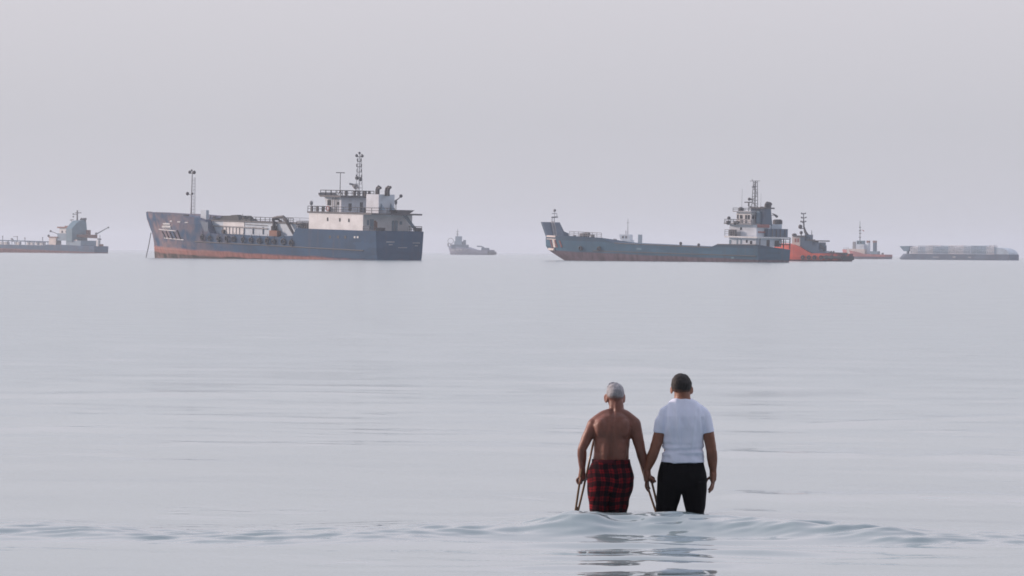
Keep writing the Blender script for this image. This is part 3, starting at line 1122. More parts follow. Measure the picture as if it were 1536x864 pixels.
def boxes(S, name, mat, parent, patches, face, plane, th=.08):
    """one part for every patch"""
    for p in patches:
        mb = S.mb()
        (S.side_patch if face == 'side' else S.aft_patch)(mb, *p, plane, th)
        mb.build(name, mat, parent)


# ---------- landing craft, the large ship on the right
S = Ship('landing_craft', 'slate blue landing craft with tall raised bow and white tiered bridge house aft', 1153, 1136, 39, 69.5, 15.4, 1.35)
zb = S.at(1010, 384, v=0)[2]
hp = hull_paint('landing_craft_paint', (0.048, 0.122, 0.19), (0.16, 0.115, 0.14), zb, top2=(0.036, 0.08, 0.13), z2=S.at(1000, 372.0, v=0)[2] + .9,
                zs=-99, rust=0.22, rust_col=(0.15, 0.10, 0.095), edge=0.18, slope=0.006)
VB = 4.1                                     # the blunt bow is 7.2 m wide
stem = []
for x, y in ((819, 353), (818.5, 358), (819, 371), (824, 376), (845, 391.5), (860, 402)):
    u, _, z = S.at(x, y, v=VB)
    stem.append((z, u))
tp = [(812, 353.6), (819, 353.6), (853, 353.6), (890, 356), (902, 356.5), (909, 360), (920, 364.3), (1065, 371), (1076, 366.3), (1136, 367.2)]
q0_, q1_ = S.at(1065, 371, v=0), S.at(920, 364.3, v=0)
S.hull('hull', hp, tp, stem, low_starboard=lambda u: q0_[2] + (q1_[2] - q0_[2]) * (u - q0_[0]) / (q1_[0] - q0_[0]), full=0.84, p_top=2.4, p_wl=2.0, tip=.47, chamfer=.8, zbot=-5, top_v=[VB, VB] + [.6] + [0] * 7)
# the raised bow ramp, leaning forward
ur = S.at(822, 354, v=VB)[0] - .4
bl, brt = S.at(821.5, 355, u=ur), S.at(847, 353.5, u=ur)
tl, tr = S.at(814, 333, u=ur + 1.9), S.at(839.5, 333.5, u=ur + 1.9)
mb = S.mb()
mb.hexa([bl, brt, tr, tl], [(p[0] + .7, p[1], p[2]) for p in (bl, brt, tr, tl)])
rp = mb.build('bow_ramp', M['blue_grey'], S.root)
mb = S.mb()
g = [tr, S.at(846, 347, u=ur + .4), S.at(853, 350, u=ur - .5), S.at(853.5, 356, u=ur - .5), brt]
mb.hexa(g, [(p[0] + .4, p[1] + .15, p[2]) for p in g])
mb.build('ramp_gusset', M['blue_grey'], rp)
for t0 in (.36, .48):
    mb = S.mb()
    p, q = lit(bl, brt, t0), lit(tl, tr, t0 + .14)
    mb.tube([(p[0] - .2, p[1], p[2] - .4), (q[0] - .2, q[1], q[2] + .2)], .3, 6)
    mb.build('ramp_guide_post', M['light_steel'], rp)
for pts in (((826, 360), (829, 372)), ((832.5, 360), (836, 371)), ((839.5, 361), (843, 371))):
    mb = S.mb()
    mb.tube([on_hull(S, *p, .05) for p in pts], .28, 5)
    mb.build('bow_frame', M['dull_red'], S.root)
mb = S.mb()
a4 = [on_hull(S, x, y, .12) for x, y in ((828.5, 359.5), (831.5, 359.5), (833.5, 371), (830.5, 371))]
mb.hexa(a4, [(p[0], p[1] + .3, p[2]) for p in a4])
mb.build('ramp_hinge_plate', M['cream'], S.root)
for pts, r in ((((821, 354.3), (827, 354.6), (834, 355)), .3), (((820.5, 358.3), (827, 358.6), (834, 359)), .14), (((824, 373.5), (828, 374), (832, 374)), .45)):
    mb = S.mb()
    mb.tube([on_hull(S, x, y, .05) for x, y in pts], r, 5)
    mb.build('bow_rubbing_bar', M['cream'], S.root)
mb = S.mb()
um_ = ur + 1.6
for x in (828, 831.2):
    mb.tube([S.at(x, 335, u=um_), S.at(x + .3, 325, u=um_)], .12, 4)
mb.tube([S.at(827.5, 326, u=um_), S.at(836.5, 325.5, u=um_)], .2, 4)
mb.tube([S.at(835.4, 326, u=um_), S.at(835.4, 320.5, u=um_)], .09, 4)
mb.tube([S.at(828, 320.5, u=um_), S.at(835, 320, u=um_)], .09, 4)
mb.tube([S.at(832, 326, u=um_), S.at(832, 316, u=um_)], .08, 4)
mb.ball(S.at(832, 315.6, u=um_), .42, 8, 6)
mb.build('bow_light_mast', M['grey'], S.root)
mb = S.mb()
a, b2 = S.at(854, 354, v=1.0), S.at(902, 356.5, v=.3)
ztop = S.at(875, 348, v=.3)[2]
mb.rail([(b2[0], .3, b2[2] - .1), (a[0], 1.0, a[2] - .1)], ztop - b2[2], .085, 1.7, 3)
mb.build('forecastle_railing', M['light_steel'], S.root)
mb = S.mb()
for x, y, r in ((877, 351, .9), (881, 350.5, .7), (873, 353, .8), (889, 352, .65), (862, 353, .5)):
    p = S.at(x, y, v=3)
    mb.tube([(p[0], 3, p[2] - 2.2), (p[0], 3, p[2])], [r, r * .9], 8)
mb.tube([S.at(871, 352.5, v=3), S.at(884, 351, v=3)], .55, 8)
mb.build('anchor_windlass', M['dark_grey'], S.root)
for x, y in ((871.5, 372.5), (899, 373)):
    u, _, z = S.at(x, y, v=0)
    mb = S.mb()
    mb.torus((u, -.25, z), (0, 1, 0), .46, .24, 14, 6)
    mb.build('tyre_fender', M['rubber'], S.root, smooth=True)
boxes(S, 'hull_patch', M['teal'], S.root, [(955, 962, 372, 374.5), (1097, 1101, 385.5, 388)], 'side', 0, .03)
mb = S.mb()
p, q = S.at(1134, 384.2, v=0), S.at(890, 376.2, v=0)
mb.tube([(p[0], -.05, p[2]), (q[0], -.05, q[2])], .14, 5)
p, q = S.at(1134, 367.4, v=0), S.at(1076, 366.6, v=0)
mb.tube([(p[0], -.02, p[2]), (q[0], -.02, q[2])], .16, 5)
p, q = S.at(1065, 371.2, v=0), S.at(922, 364.6, v=0)
mb.tube([(p[0], -.02, p[2]), (q[0], -.02, q[2])], .16, 5)
mb.build('rubbing_strake', M['dark_grey'], S.root)
for x, y in ((1021, 366), (1048, 368.3)):
    p = S.at(x, y, v=.8)
    mb = S.mb()
    mb.tube([(p[0], .8, p[2] - 1.2), (p[0], .8, p[2] + .1)], .3, 8)
    mb.ball((p[0], .8, p[2] + .2), .42, 8, 6)
    mb.build('deck_vent', M['dark_grey'], S.root)
# deck house, lowest tier
V1 = .9
mb = S.mb()
a0, a1, av0, av1, az0, az1 = S.block(mb, 1093.5, 1134, 1172, 357.5, 370, V1)
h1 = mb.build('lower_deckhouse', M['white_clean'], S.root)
boxes(S, 'house_door', M['mid_blue'], h1, [(1094, 1096.5, 359.5, 366), (1105, 1107, 359, 367), (1110.5, 1112.8, 359, 367)], 'side', V1)
boxes(S, 'house_window', M['glass'], h1, [(1119, 1121.3, 360, 364), (1125, 1128, 361.5, 366)], 'side', V1)
boxes(S, 'aft_doorway', M['dark'], h1, [(1150, 1154, 360, 370), (1162, 1168, 361, 370)], 'aft', a0)
mb = S.mb()
zk = az1
uaft = .3
mb.box(uaft, a1 + .9, -.05, 15.3, zk + .003, zk + .45)
bd = mb.build('boat_deck', M['white'], S.root)
zk += .45
mb = S.mb()
for px_ in (1175.5, 1185):
    p = S.at(px_, 360, u=uaft + .2)
    mb.tube([(uaft + .2, p[1], az0 - .6), (uaft + .2, p[1], zk - .1)], .17, 6)
p = S.at(1140, 360, u=uaft + .2)
mb.tube([(uaft + .2, p[1], az0 - .6), (uaft + .2, p[1], zk - .1)], .15, 6)
mb.build('deck_support_post', M['dark_grey'], bd)
mb = S.mb()
hr = S.at(1100, 347, v=0)[2] - S.at(1100, 356, v=0)[2]
mb.rail([(6, 0, zk), (a1 + .8, 0, zk), (a1 + .8, 15, zk)], hr, .07, 1.9, 3)
mb.build('boat_deck_railing', M['grey'], bd)
mb = S.mb()
for x in (1094.5, 1097, 1100, 1103):
    p = S.at(x, 350, v=1.0)
    mb.tube([(p[0], 1.0, zk), (p[0], 1.0, zk + hr * random.uniform(.8, 1.15))], .35, 6)
mb.build('deck_locker', M['dark_grey'], S.root)
# second tier
V2 = 2.0
mb = S.mb()
b0, b1, bv0, bv1, bz0, bz1 = S.block(mb, 1094.5, 1135, 1156, 337.5, 357.5, V2)
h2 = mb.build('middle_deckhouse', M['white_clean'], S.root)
boxes(S, 'house_window', M['glass'], h2, [(1110.3, 1112.8, 341, 345)], 'side', V2)
boxes(S, 'red_band', M['dull_red'], h2, [(1136, 1153, 336.5, 341.5), (1137, 1152, 347, 349.3)], 'aft', b0, .3)
mb = S.mb()
mb.box(b0 + 1, b1 + 1.2, bv0 - 1.1, bv1 + 1.2, bz1 + .003, bz1 + .4)
nb = mb.build('navigation_deck', M['grey'], S.root)
zn_ = bz1 + .4
mb = S.mb()
hr2 = S.at(1095, 329, v=1)[2] - zn_
mb.rail([(b0 + 1.2, bv0 - 1, zn_), (b1 + 1, bv0 - 1, zn_), (b1 + 1, bv1 + 1, zn_)], hr2, .08, 2.6, 2)
for x, y, r in ((1092.5, 334, .75), (1105.5, 333, .5), (1103, 334.5, .6), (1107.5, 334.5, .55)):
    mb.ball(S.at(x, y, v=1.2), (r, r, r * .8), 8, 6)
p = S.at(1093.3, 327, v=1.0)
mb.tube([(p[0], 1.0, zn_), p], .09, 4)
mb.ball(p, .5, 8, 6)
mb.build('navigation_deck_railing', M['dark_grey'], nb)
# bridge
V3 = 3.2
mb = S.mb()
c0, c1, cv0, cv1, cz0, cz1 = S.block(mb, 1105, 1127, 1147, 318.5, 337.5, V3)
br = mb.build('bridge_house', M['white'], S.root)
boxes(S, 'bridge_window', M['glass'], br, [(1105.8, 1107.6, 322, 328), (1110, 1113.5, 322.5, 328), (1117.8, 1120.4, 322.5, 328.5), (1121.6, 1124.6, 322.5, 328.5)], 'side', V3)
boxes(S, 'bridge_door', M['grey'], br, [(1110.3, 1114.5, 329.5, 336.8), (1117.6, 1120.3, 330, 337)], 'side', V3)
boxes(S, 'bridge_window', M['glass'], br, [(1128.3, 1131, 323, 328.5), (1132.5, 1136, 323, 328.5)], 'aft', c0)
mb = S.mb()
mb.box(c0 - .4, c1 + .9, cv0 - .7, cv1 + .7, cz1 + .003, cz1 + .3)
rf = mb.build('bridge_roof', M['light_steel'], S.root)
mb = S.mb()
zr = cz1 + .3
hr3 = S.at(1115, 312.3, v=V3)[2] - zr
mb.rail([(c0 - .3, cv1 + .6, zr), (c1 + .8, cv1 + .6, zr), (c1 + .8, cv0 - .6, zr), (c0 - .3, cv0 - .6, zr), (c0 - .3, cv1 + .6, zr)], hr3, .07, 2.4, 2)
mb.build('bridge_roof_railing', M['dark_grey'], rf)
for x, y, r in ((1111.5, 314, .75),):
    mb = S.mb()
    p = S.at(x, y, v=V3)
    mb.ball(p, (r, r, r * .9), 10, 7)
    mb.tube([(p[0], p[1], zr), p], .12, 5)
    mb.build('searchlight', M['dark_grey'], rf)
mb = S.mb()
p = S.at(1112.5, 316, v=V3 + 1)
zt = S.at(1112.5, 283, v=V3 + 1)[2]
mb.tube([(p[0], p[1], zr), (p[0], p[1], zt)], [.06, .035], 4)
p = S.at(1141, 316, v=V3 + 5)
zt = S.at(1141, 290, v=V3 + 5)[2]
mb.tube([(p[0], p[1], zr - 2), (p[0], p[1], zt)], [.06, .03], 4)
mb.build('whip_antenna', M['grey'], rf)
# lattice mast
vm = 7.0
p = S.at(1131.8, 318, v=vm)
zt = S.at(1130.5, 271.5, v=vm)[2]
zm0 = S.at(1131.5, 311, v=vm)[2]
mb = S.mb()
lattice(S, mb, p[0], vm, zm0 - 3, zt, .68, .38, .12, .95)
lm = mb.build('lattice_mast', M['grey'], S.root)
mb = S.mb()
S.block(mb, 1127.5, 1130, 1137, 313, 337, 5.5)
mb.build('mast_trunk', M['mid_blue'], lm)
mb = S.mb()
q = S.at(1117, 303.3, v=vm), S.at(1129, 303.3, v=vm)
mb.tube(q, .16, 5)
c = S.at(1123.3, 303.3, v=vm)
mb.tube([c, S.at(1123, 309, v=vm)], .22, 6)
mb.tube([S.at(1123, 309, v=vm), S.at(1131, 311, v=vm)], .1, 4)
mb.tube([S.at(1123, 309, v=vm), S.at(1123, 318, v=vm)], .1, 4)
mb.build('radar_scanner', M['dark_grey'], lm)
mb = S.mb()
mb.tube([S.at(1123, 298.7, v=vm), S.at(1129, 299, v=vm)], .3, 6)
mb.ball(S.at(1124, 298.7, v=vm), .45, 8, 6)
mb.tube([S.at(1125, 271.5, v=vm), S.at(1140, 271.3, v=vm)], .06, 4)
mb.tube([S.at(1128.5, 272, v=vm), S.at(1128.5, 268.5, v=vm)], .07, 4)
mb.tube([S.at(1128, 280.5, v=vm), S.at(1134, 280.5, v=vm)], .14, 4)
mb.build('mast_light', M['dark_grey'], lm)
# funnel group
mb = S.mb()
S.block(mb, 1135, 1139, 1147, 317, 338, 4.6)
mb.build('engine_casing', M['mid_blue'], S.root)
mb = S.mb()
uF = b0 + .2
pts = [S.at(x, y, u=uF) for x, y in ((1146, 313), (1156.5, 313), (1158.5, 339), (1144.5, 339))]
mb.hexa([(uF, p[1], p[2]) for p in pts], [(uF + 4.2, p[1], p[2]) for p in pts])
fn = mb.build('funnel', M['blue_grey'], S.root)
mb = S.mb()
a, b2 = S.at(1145.5, 312.2, u=uF - .3), S.at(1162, 311.8, u=uF - .3)
mb.box(uF - .3, uF + 4.5, a[1], b2[1], a[2] - .2, a[2] + .2)
mb.build('funnel_top_plate', M['dark_grey'], fn)
mb = S.mb()
for x, w in ((1150.8, .8), (1153.6, .6)):
    mb.tube([S.at(x, 313, u=uF + 2), S.at(x + .2, 308, u=uF + 2), S.at(x + 1.8, 305.2, u=uF + 2)], w, 8)
mb.ball(S.at(1143, 313.5, u=uF + 2), (1.0, 1.0, .7), 8, 6)
mb.build('exhaust_pipe', M['dark'], fn)
mb = S.mb()
mb.tube([S.at(1158.5, 320.5, u=uF + 1), S.at(1162, 322, u=uF + 1), S.at(1165.5, 325, u=uF + 1)], [.12, .25, .4], 5)
mb.tube([S.at(1157, 323, u=uF + 1), S.at(1165, 324.5, u=uF + 1)], .06, 4)
mb.build('davit', M['dark_grey'], S.root)
# after boat deck gear
mb = S.mb()
uG = uaft + .5
a, b2 = S.at(1152, 343.2, u=uG), S.at(1184, 343.2, u=uG)
mb.box(uG, uG + 4.5, a[1], min(b2[1], 15.0), zk + .003, a[2])
g = mb.build('deck_generator_house', M['blue_grey'], S.root)
mb = S.mb()
for x in (1158, 1164, 1170, 1177):
    S.aft_patch(mb, x, x + .7, 344, 356.5, uG, .12)
mb.build('cladding_rib', M['dark_grey'], g)
mb = S.mb()
uT = uG + 2.2
a, b2 = S.at(1157.5, 336.3, u=uT), S.at(1173, 336.3, u=uT)
mb.box(uT, uT + 3.5, a[1], b2[1], zk + 1, a[2])
mb.build('tank_stand', M['pale_blue'], S.root)
mb = S.mb()
p0, p1 = S.at(1166.3, 336.2, u=uT + 1.7), S.at(1166.3, 329.2, u=uT + 1.7)
mb.tube([p0, lit(p0, p1, .75), p1], [1.35, 1.35, 1.0], 12)
mb.build('water_tank', M['dark'], S.root)
mb = S.mb()
zs_ = S.at(1180, 367, u=.2)[2]
va, vb = S.at(1172, 367, u=.2)[1], S.at(1189, 367, u=.2)[1]
mb.rail([(.2, va, zs_), (.2, min(vb, 15.2), zs_), (9, 15.2, zs_)], 1.4, .09, 2.2, 2)
mb.build('stern_railing', M['dark_grey'], S.root)
mb = S.mb()
a, b2 = S.at(1171, 366, u=.6), S.at(1186, 368, u=.6)
mb.box(.6, 1.6, a[1], b2[1], b2[2], a[2])
mb.build('towing_rail', M['dull_red'], S.root)

# ---------- red tug behind the landing craft's stern
S = Ship('red_tug', 'red tug with dark superstructure half hidden behind the landing craft stern', 1420, 1262, 30, 32, 9, .6)
zb = S.at(1240, 390, v=0)[2]
hp = hull_paint('red_tug_paint', (0.66, 0.115, 0.075), (0.12, 0.05, 0.06), zb, zs=-99, rust=.5, rust_col=(.25, .08, .06), edge=.2,
                bow=(-9, -15, (0.11, 0.05, 0.065), 1.5))
ubw = S.at(1160, 370, v=4)[0]
u_ = lambda x, y: S.at(x, y, v=0)[0]
stem = [(-6, ubw - 3), (0, ubw - 1.5), (3, ubw - .5), (8, ubw + .8)]
S.hull('hull', hp, [(1262, 380.5), (1240, 380), (1215, 380), (1208, 376), (1200, 371), (1190, 367), (1170, 365), (1150, 364)], stem, full=.6, p_top=2.4, p_wl=1.9, chamfer=1.2)
for x in (1204.5, 1213.5, 1222, 1232, 1239.5, 1248):
    mb = S.mb()
    u, _, z = S.at(x, 386, v=0)
    mb.torus((u, -.25, z), (0, 1, 0), .5, .26, 12, 6)
    mb.build('tyre_fender', M['rubber'], S.root, smooth=True)
mb = S.mb()
u0 = S.at(1262, 386, v=0)[0]
p, q = S.at(1262, 386.3, v=0), S.at(1279.5, 387, u=-.1)
mb.box(-.5, .1, .2, 8.8, q[2] - .7, q[2] + .6)
mb.tube([(-.1, 0, p[2]), (7, 0, p[2])], .5, 6)
mb.build('stern_fender', M['rubber'], S.root)
mb = S.mb()
k0, k1, kv0, kv1, kz0, kz1 = S.block(mb, 1203, 1228, 1240, 368, 382, .6)
b4 = [S.at(x, y, v=.55) for x, y in ((1227, 376), (1241, 379), (1237, 382), (1226, 382))]
mb.hexa([(p[0], .55, p[2]) for p in b4], [(p[0], 8.3, p[2]) for p in b4])
lh = mb.build('deckhouse', M['blue_grey'], S.root)
mb = S.mb()
m0, m1, mv0, mv1, mz0, mz1 = S.block(mb, 1203, 1219, 1228, 361, 369, 1.0)
mb.build('upper_deckhouse', M['blue_grey'], S.root)
mb = S.mb()
S.block(mb, 1188, 1200.5, 1206, 355, 369, 1.4)
wh = mb.build('wheelhouse', M['cream'], S.root)
mb = S.mb()
S.block(mb, 1200.4, 1207, 1211, 354.5, 369.5, 1.3)
mb.build('wheelhouse_back', M['blue_grey'], wh)
boxes(S, 'wheelhouse_window', M['dull_red'], wh, [(1192, 1194.6, 358, 363), (1196, 1198.6, 358, 363)], 'side', 1.4)
mb = S.mb()
S.block(mb, 1189, 1207, 1212, 353.3, 355.2, .9)
p = S.at(1191.5, 352.5, v=3)
mb.ball(p, (.9, .9, .6), 8, 6)
mb.build('wheelhouse_roof', M['dark_grey'], wh)
mb = S.mb()
S.block(mb, 1207, 1215, 1219.5, 352, 369, 2.2)
mb.build('funnel', M['blue_grey'], S.root)
mb = S.mb()
S.block(mb, 1211, 1219, 1223, 359.2, 361.2, .8)
p, q = S.at(1219, 360.2, v=1), S.at(1232, 361.7, v=1)
mb.box(q[0], p[0], .8, 7.5, q[2] - .15, q[2] + .25)
mb.build('awning', M['dark_grey'], S.root)
mb = S.mb()
mb.box(S.at(1228, 368, v=1)[0], S.at(1219, 368, v=1)[0], 1.2, 6.5, S.at(1224, 369, v=1)[2], S.at(1224, 363.3, v=1)[2])
mb.build('aft_cabin', M['blue_grey'], S.root)
mb = S.mb()
for x, y, yb in ((1230.5, 366.5, 370), (1233, 369, 373), (1236, 371, 377)):
    p, q = S.at(x, y, v=2), S.at(x, yb, v=2)
    mb.tube([p, q], .5, 6)
mb.tube([S.at(1231, 367, v=2), S.at(1236.5, 371, v=2)], .09, 4)
mb.build('towing_winch', M['dark_grey'], S.root)
mb = S.mb()
mb.tube([S.at(x, y, v=4.5) for x, y in ((1211.5, 354), (1208, 348), (1205.8, 340), (1205.3, 319.5))], [.65, .5, .28, .13], 6)
mt_ = mb.build('mast', M['dark_grey'], S.root)
mb = S.mb()
for x0, x1, y in ((1201.5, 1208.5, 333), (1202.5, 1209, 327), (1202.5, 1208, 321), (1200, 1206, 343)):
    mb.tube([S.at(x0, y, v=4.5), S.at(x1, y - .4, v=4.5)], .13, 4)
    mb.ball(S.at(x0, y - .8, v=4.5), .32, 7, 5)
    mb.ball(S.at(x1, y - 1, v=4.5), .25, 7, 5)
mb.ball(S.at(1200.5, 340, v=4.5), .75, 8, 6)
mb.ball(S.at(1205, 333, v=4.5), .5, 8, 6)
mb.ball(S.at(1201.8, 349, v=4.5), .6, 8, 6)
mb.tube([S.at(1201.8, 349, v=4.5), S.at(1201.8, 354, v=4.5)], .2, 6)
mb.tube([S.at(1217.5, 345, v=4.5), S.at(1217.7, 353, v=4.5)], [.06, .16], 5)
mb.build('mast_light', M['dark_grey'], mt_)
mb = S.mb()
for x, y in ((1247, 376.5), (1250.5, 376.5)):
    mb.tube([S.at(x, y, v=3), S.at(x, 381.5, v=3)], .28, 6)
mb.tube([S.at(1243, 378.8, v=1), S.at(1259, 379.3, v=1)], .14, 5)
p = S.at(1262, 379.3, v=1.2)
mb.box(p[0] - 1, p[0] + 2, 1, 4, p[2] - .8, p[2] + .1)
mb.build('towing_bitt', M['dark_grey'], S.root)

# ---------- far tug with two funnels
S = Ship('far_tug', 'hazy far tug with slender mast and twin funnels between red tug and loaded barge', 2400, 1327, 34, 34, 9, .4)
zb = S.at(1300, 385.0, v=0)[2]
hp = hull_paint('far_tug_paint', (0.42, 0.15, 0.15), (0.12, 0.10, 0.15), zb, rust=.2, edge=.15)
ubw = S.at(1263, 382, v=4)[0]
stem = [(-6, ubw - 2), (0, ubw - 1), (3, ubw - .3), (8, ubw + .6)]
S.hull('hull', hp, [(1327, 382.0), (1295, 381), (1285, 378), (1275, 376), (1264, 374)], stem, full=.6, p_top=2.4, p_wl=1.8)
mb = S.mb()
S.block(mb, 1270, 1297, 1303, 373.5, 383, .7)
mb.build('lower_deckhouse', M['cream'], S.root)
mb = S.mb()
S.block(mb, 1284, 1296, 1300, 366.5, 374, 1.2)
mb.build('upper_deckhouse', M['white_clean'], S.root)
mb = S.mb()
q = S.block(mb, 1285, 1294, 1298, 361, 367, 1.8)
wh = mb.build('wheelhouse', M['teal'], S.root)
boxes(S, 'wheelhouse_window', M['glass'], wh, [(1286, 1288, 362.3, 365), (1290, 1292.5, 362.3, 365)], 'side', 1.8)
mb = S.mb()
S.block(mb, 1279, 1282.5, 1284, 362.5, 374, 2)
mb.build('fire_monitor_tower', M['grey'], S.root)
mb = S.mb()
S.block(mb, 1265.5, 1270, 1273, 374, 375, 3)
for x in (1266, 1269, 1272):
    mb.tube([S.at(x, 371, v=3.5), S.at(x, 378, v=3.5)], .14, 4)
mb.build('bow_winch', M['dark_grey'], S.root)
for x0, x1, x2 in ((1300, 1303, 1305.5), (1309.5, 1313, 1315.5)):
    mb = S.mb()
    S.block(mb, x0, x1, x2, 364, 381, 2.2)
    f_ = mb.build('funnel', M['blue_grey'] if x0 > 1305 else M['white_clean'], S.root)
    mb = S.mb()
    S.block(mb, x0 - .4, x1, x2, 361, 364, 2.1)
    mb.build('funnel_cap', M['rust'], f_)
mb = S.mb()
S.block(mb, 1305, 1316, 1320, 377, 382, .8)
mb.build('aft_casing', M['mid_blue'], S.root)
mb = S.mb()
mb.tube([S.at(1290, 362, v=4), S.at(1290, 331.5, v=4)], [.3, .13], 6)
mt_ = mb.build('mast', M['dark_grey'], S.root)
mb = S.mb()
for y, a, b2 in ((346, 2, 2), (350, 1.6, 2), (341, 1.5, 1.5), (356, 2, 1.5)):
    mb.tube([S.at(1290 - a, y, v=4), S.at(1290 + b2, y, v=4)], .16, 4)
    mb.ball(S.at(1290, y, v=4), .45, 7, 5)
mb.build('mast_light', M['dark_grey'], mt_)
mb = S.mb()
mb.hexa([S.at(*p, v=4) for p in ((1293.5, 344.5), (1296, 345.5), (1296.3, 347.5), (1294, 346.5))], [S.at(*p, v=4.1) for p in ((1293.5, 344.5), (1296, 345.5), (1296.3, 347.5), (1294, 346.5))])
mb.tube([S.at(1290, 344, v=4), S.at(1293.6, 344.6, v=4)], .05, 4)
mb.build('flag', M['dull_red'], mt_)
mb = S.mb()
p = S.at(1324, 380, v=2)
mb.tube([S.at(1324, 379.2, v=2), S.at(1324, 382, v=2)], .7, 6)
mb.build('towing_winch', M['dark_grey'], S.root)

# ---------- barge with pipe cargo
S = Ship('loaded_barge', 'flat dark barge piled with pale lattice pipework, raised ramp at one end', 2250, 1513, 31, 70, 13, .0)
hp = hull_paint('barge_paint', (0.13, 0.17, 0.24), (0.10, 0.13, 0.18), -2, rust=.25, edge=.1)
ubw = S.at(1347, 386, v=0)[0]
za = S.at(1440, 381.5, v=0)[2]
stem = [(-6, ubw - 10), (0, ubw - .6), (.6, ubw), (za - .4, ubw - 2.2), (za + .6, ubw - 2.6)]
S.hull('hull', hp, [(1513, 381.8), (1400, 381), (1335, 380.3)], stem, full=.93, p_top=3, p_wl=3, tip=.8, chamfer=.2, stern_in=0)
mb = S.mb()
p4 = [S.at(x, y, v=1) for x, y in ((1349.3, 369.2), (1364, 369), (1362.5, 376.5), (1355.5, 376.8))]
mb.hexa([(p[0], 1, p[2]) for p in p4], [(p[0], 10, p[2]) for p in p4])
mb.box(S.at(1361.5, 377, v=2)[0], S.at(1360, 377, v=2)[0], 2, 4, za - .4, p4[2][2] + .3)
mb.box(S.at(1361.5, 377, v=2)[0], S.at(1360, 377, v=2)[0], 7, 9, za - .4, p4[2][2] + .3)
mb.build('bow_ramp', M['mid_blue'], S.root)
rr = random.Random(5)
cargo_mats = [M['cargo_white'], M['pale_blue'], M['cargo_white'], M['cargo_white'], M['white_clean']]
for row, v0 in enumerate((.6, 4.8, 9.0)):
    for k in range(11):
        x0 = 1366 + k * 11.4
        pc = S.at(x0, 381, v=v0)
        qc = S.at(x0 + 11.0, 381, v=v0)
        ua, ub_ = qc[0], pc[0]
        zt_ = S.at(x0 + 6, 369.0 + rr.uniform(-.6, 1.6) + (1.4 if k == 0 else 0), v=v0)[2]
        mb = S.mb()
        zlo = za + .05
        r_ = .24
        n = 4
        for vv in (v0, v0 + 3.4):
            mb.tube([(ua, vv, zlo + .2), (ub_, vv, zlo + .2)], r_, 5)
            mb.tube([(ua, vv, zt_), (ub_, vv, zt_)], r_, 5)
            mb.tube([(ua, vv, (zlo + zt_) / 2), (ub_, vv, (zlo + zt_) / 2)], r_ * .8, 5)
            for i_ in range(n + 1):
                uu = ua + (ub_ - ua) * i_ / n
                mb.tube([(uu, vv, zlo), (uu, vv, zt_)], r_, 5)
                if i_ < n:
                    u2 = ua + (ub_ - ua) * (i_ + 1) / n
                    mb.tube([(uu, vv, zlo + .2), (u2, vv, zt_)] if (i_ + k) % 2 else [(uu, vv, zt_), (u2, vv, zlo + .2)], r_ * .8, 5)
        for uu in (ua, ub_):
            for z_ in (zlo + .2, zt_):
                mb.tube([(uu, v0, z_), (uu, v0 + 3.4, z_)], r_, 5)
        for z_ in (zlo + .7, (zlo + zt_) / 2 + .6):
            mb.tube([(ua + .2, v0 + 1.2, z_), (ub_ - .2, v0 + 1.2, z_)], .42, 8)
            mb.tube([(ua + .2, v0 + 2.4, z_), (ub_ - .2, v0 + 2.4, z_)], .42, 8)
        mb.build('pipe_rack', rr.choice(cargo_mats), S.root)
mb = S.mb()
pts = [(1491, 371.2), (1497, 371.6), (1503, 372.5), (1509, 375), (1513, 379), (1513.5, 382), (1491, 382)]
p4 = [S.at(x, y, v=.8) for x, y in pts]
mb.hexa([(p[0], .8, p[2]) for p in p4], [(p[0], 12.3, p[2]) for p in p4])
mb.build('covered_stack', M['pale_blue'], S.root)
boxes(S, 'hull_marking', M['light_steel'], S.root, [(1399, 1408, 385, 386.3), (1429, 1433.5, 384.3, 387), (1452, 1456.5, 385, 387)], 'side', 0, .05)

# ---------- small far tug alone in the gap
S = Ship('lone_far_tug', 'small blue grey tug far off alone in the gap between both large ships', 3300, 731, 28, 40, 12, .4)
zb = S.at(700, 379, v=0)[2]
hp = hull_paint('lone_tug_paint', (0.24, 0.25, 0.33), (0.20, 0.21, 0.28), zb, top2=(0.17, 0.22, 0.31), z2=zb + 3.5, rust=.25, edge=.3)
ubw = S.at(671, 372, v=5)[0]
stem = [(-6, ubw - 4), (0, ubw - 2.2), (4, ubw - 1), (8, ubw + .4)]
S.hull('hull', hp, [(731, 375.0), (724, 374.5), (719, 376.3), (705, 374.5), (695, 371), (680, 369.5), (668, 369)], stem, full=.6, p_top=2.4, p_wl=1.8)
boxes(S, 'hull_opening', M['light_steel'], S.root, [(677, 681.5, 373.8, 376), (684.5, 688, 374, 376.2), (690, 693.5, 373.8, 375.6), (696.5, 701, 373.8, 375.8), (707.5, 711, 375, 376.6)], 'side', .2, .2)
mb = S.mb()
S.block(mb, 677, 697, 703, 367, 373, .6)
mb.build('lower_deckhouse', M['blue_grey'], S.root)
mb = S.mb()
S.block(mb, 681.5, 693, 698, 362, 368, 2)
wh = mb.build('upper_deckhouse', M['mid_blue'], S.root)
mb = S.mb()
S.block(mb, 683, 689, 693, 354.5, 363, 3)
mb.build('wheelhouse', M['mid_blue'], S.root)
mb = S.mb()
S.block(mb, 695, 697, 699, 360, 368, 3)
mb.build('funnel', M['blue_grey'], S.root)
mb = S.mb()
mb.tube([S.at(686, 356, v=6), S.at(686.5, 343, v=6)], [.5, .22], 6)
for y, w in ((347.5, 2.2), (351, 1.8)):
    mb.tube([S.at(686.3 - w, y, v=6), S.at(686.3 + w, y, v=6)], .2, 4)
mb.build('mast', M['grey'], S.root)
mb = S.mb()
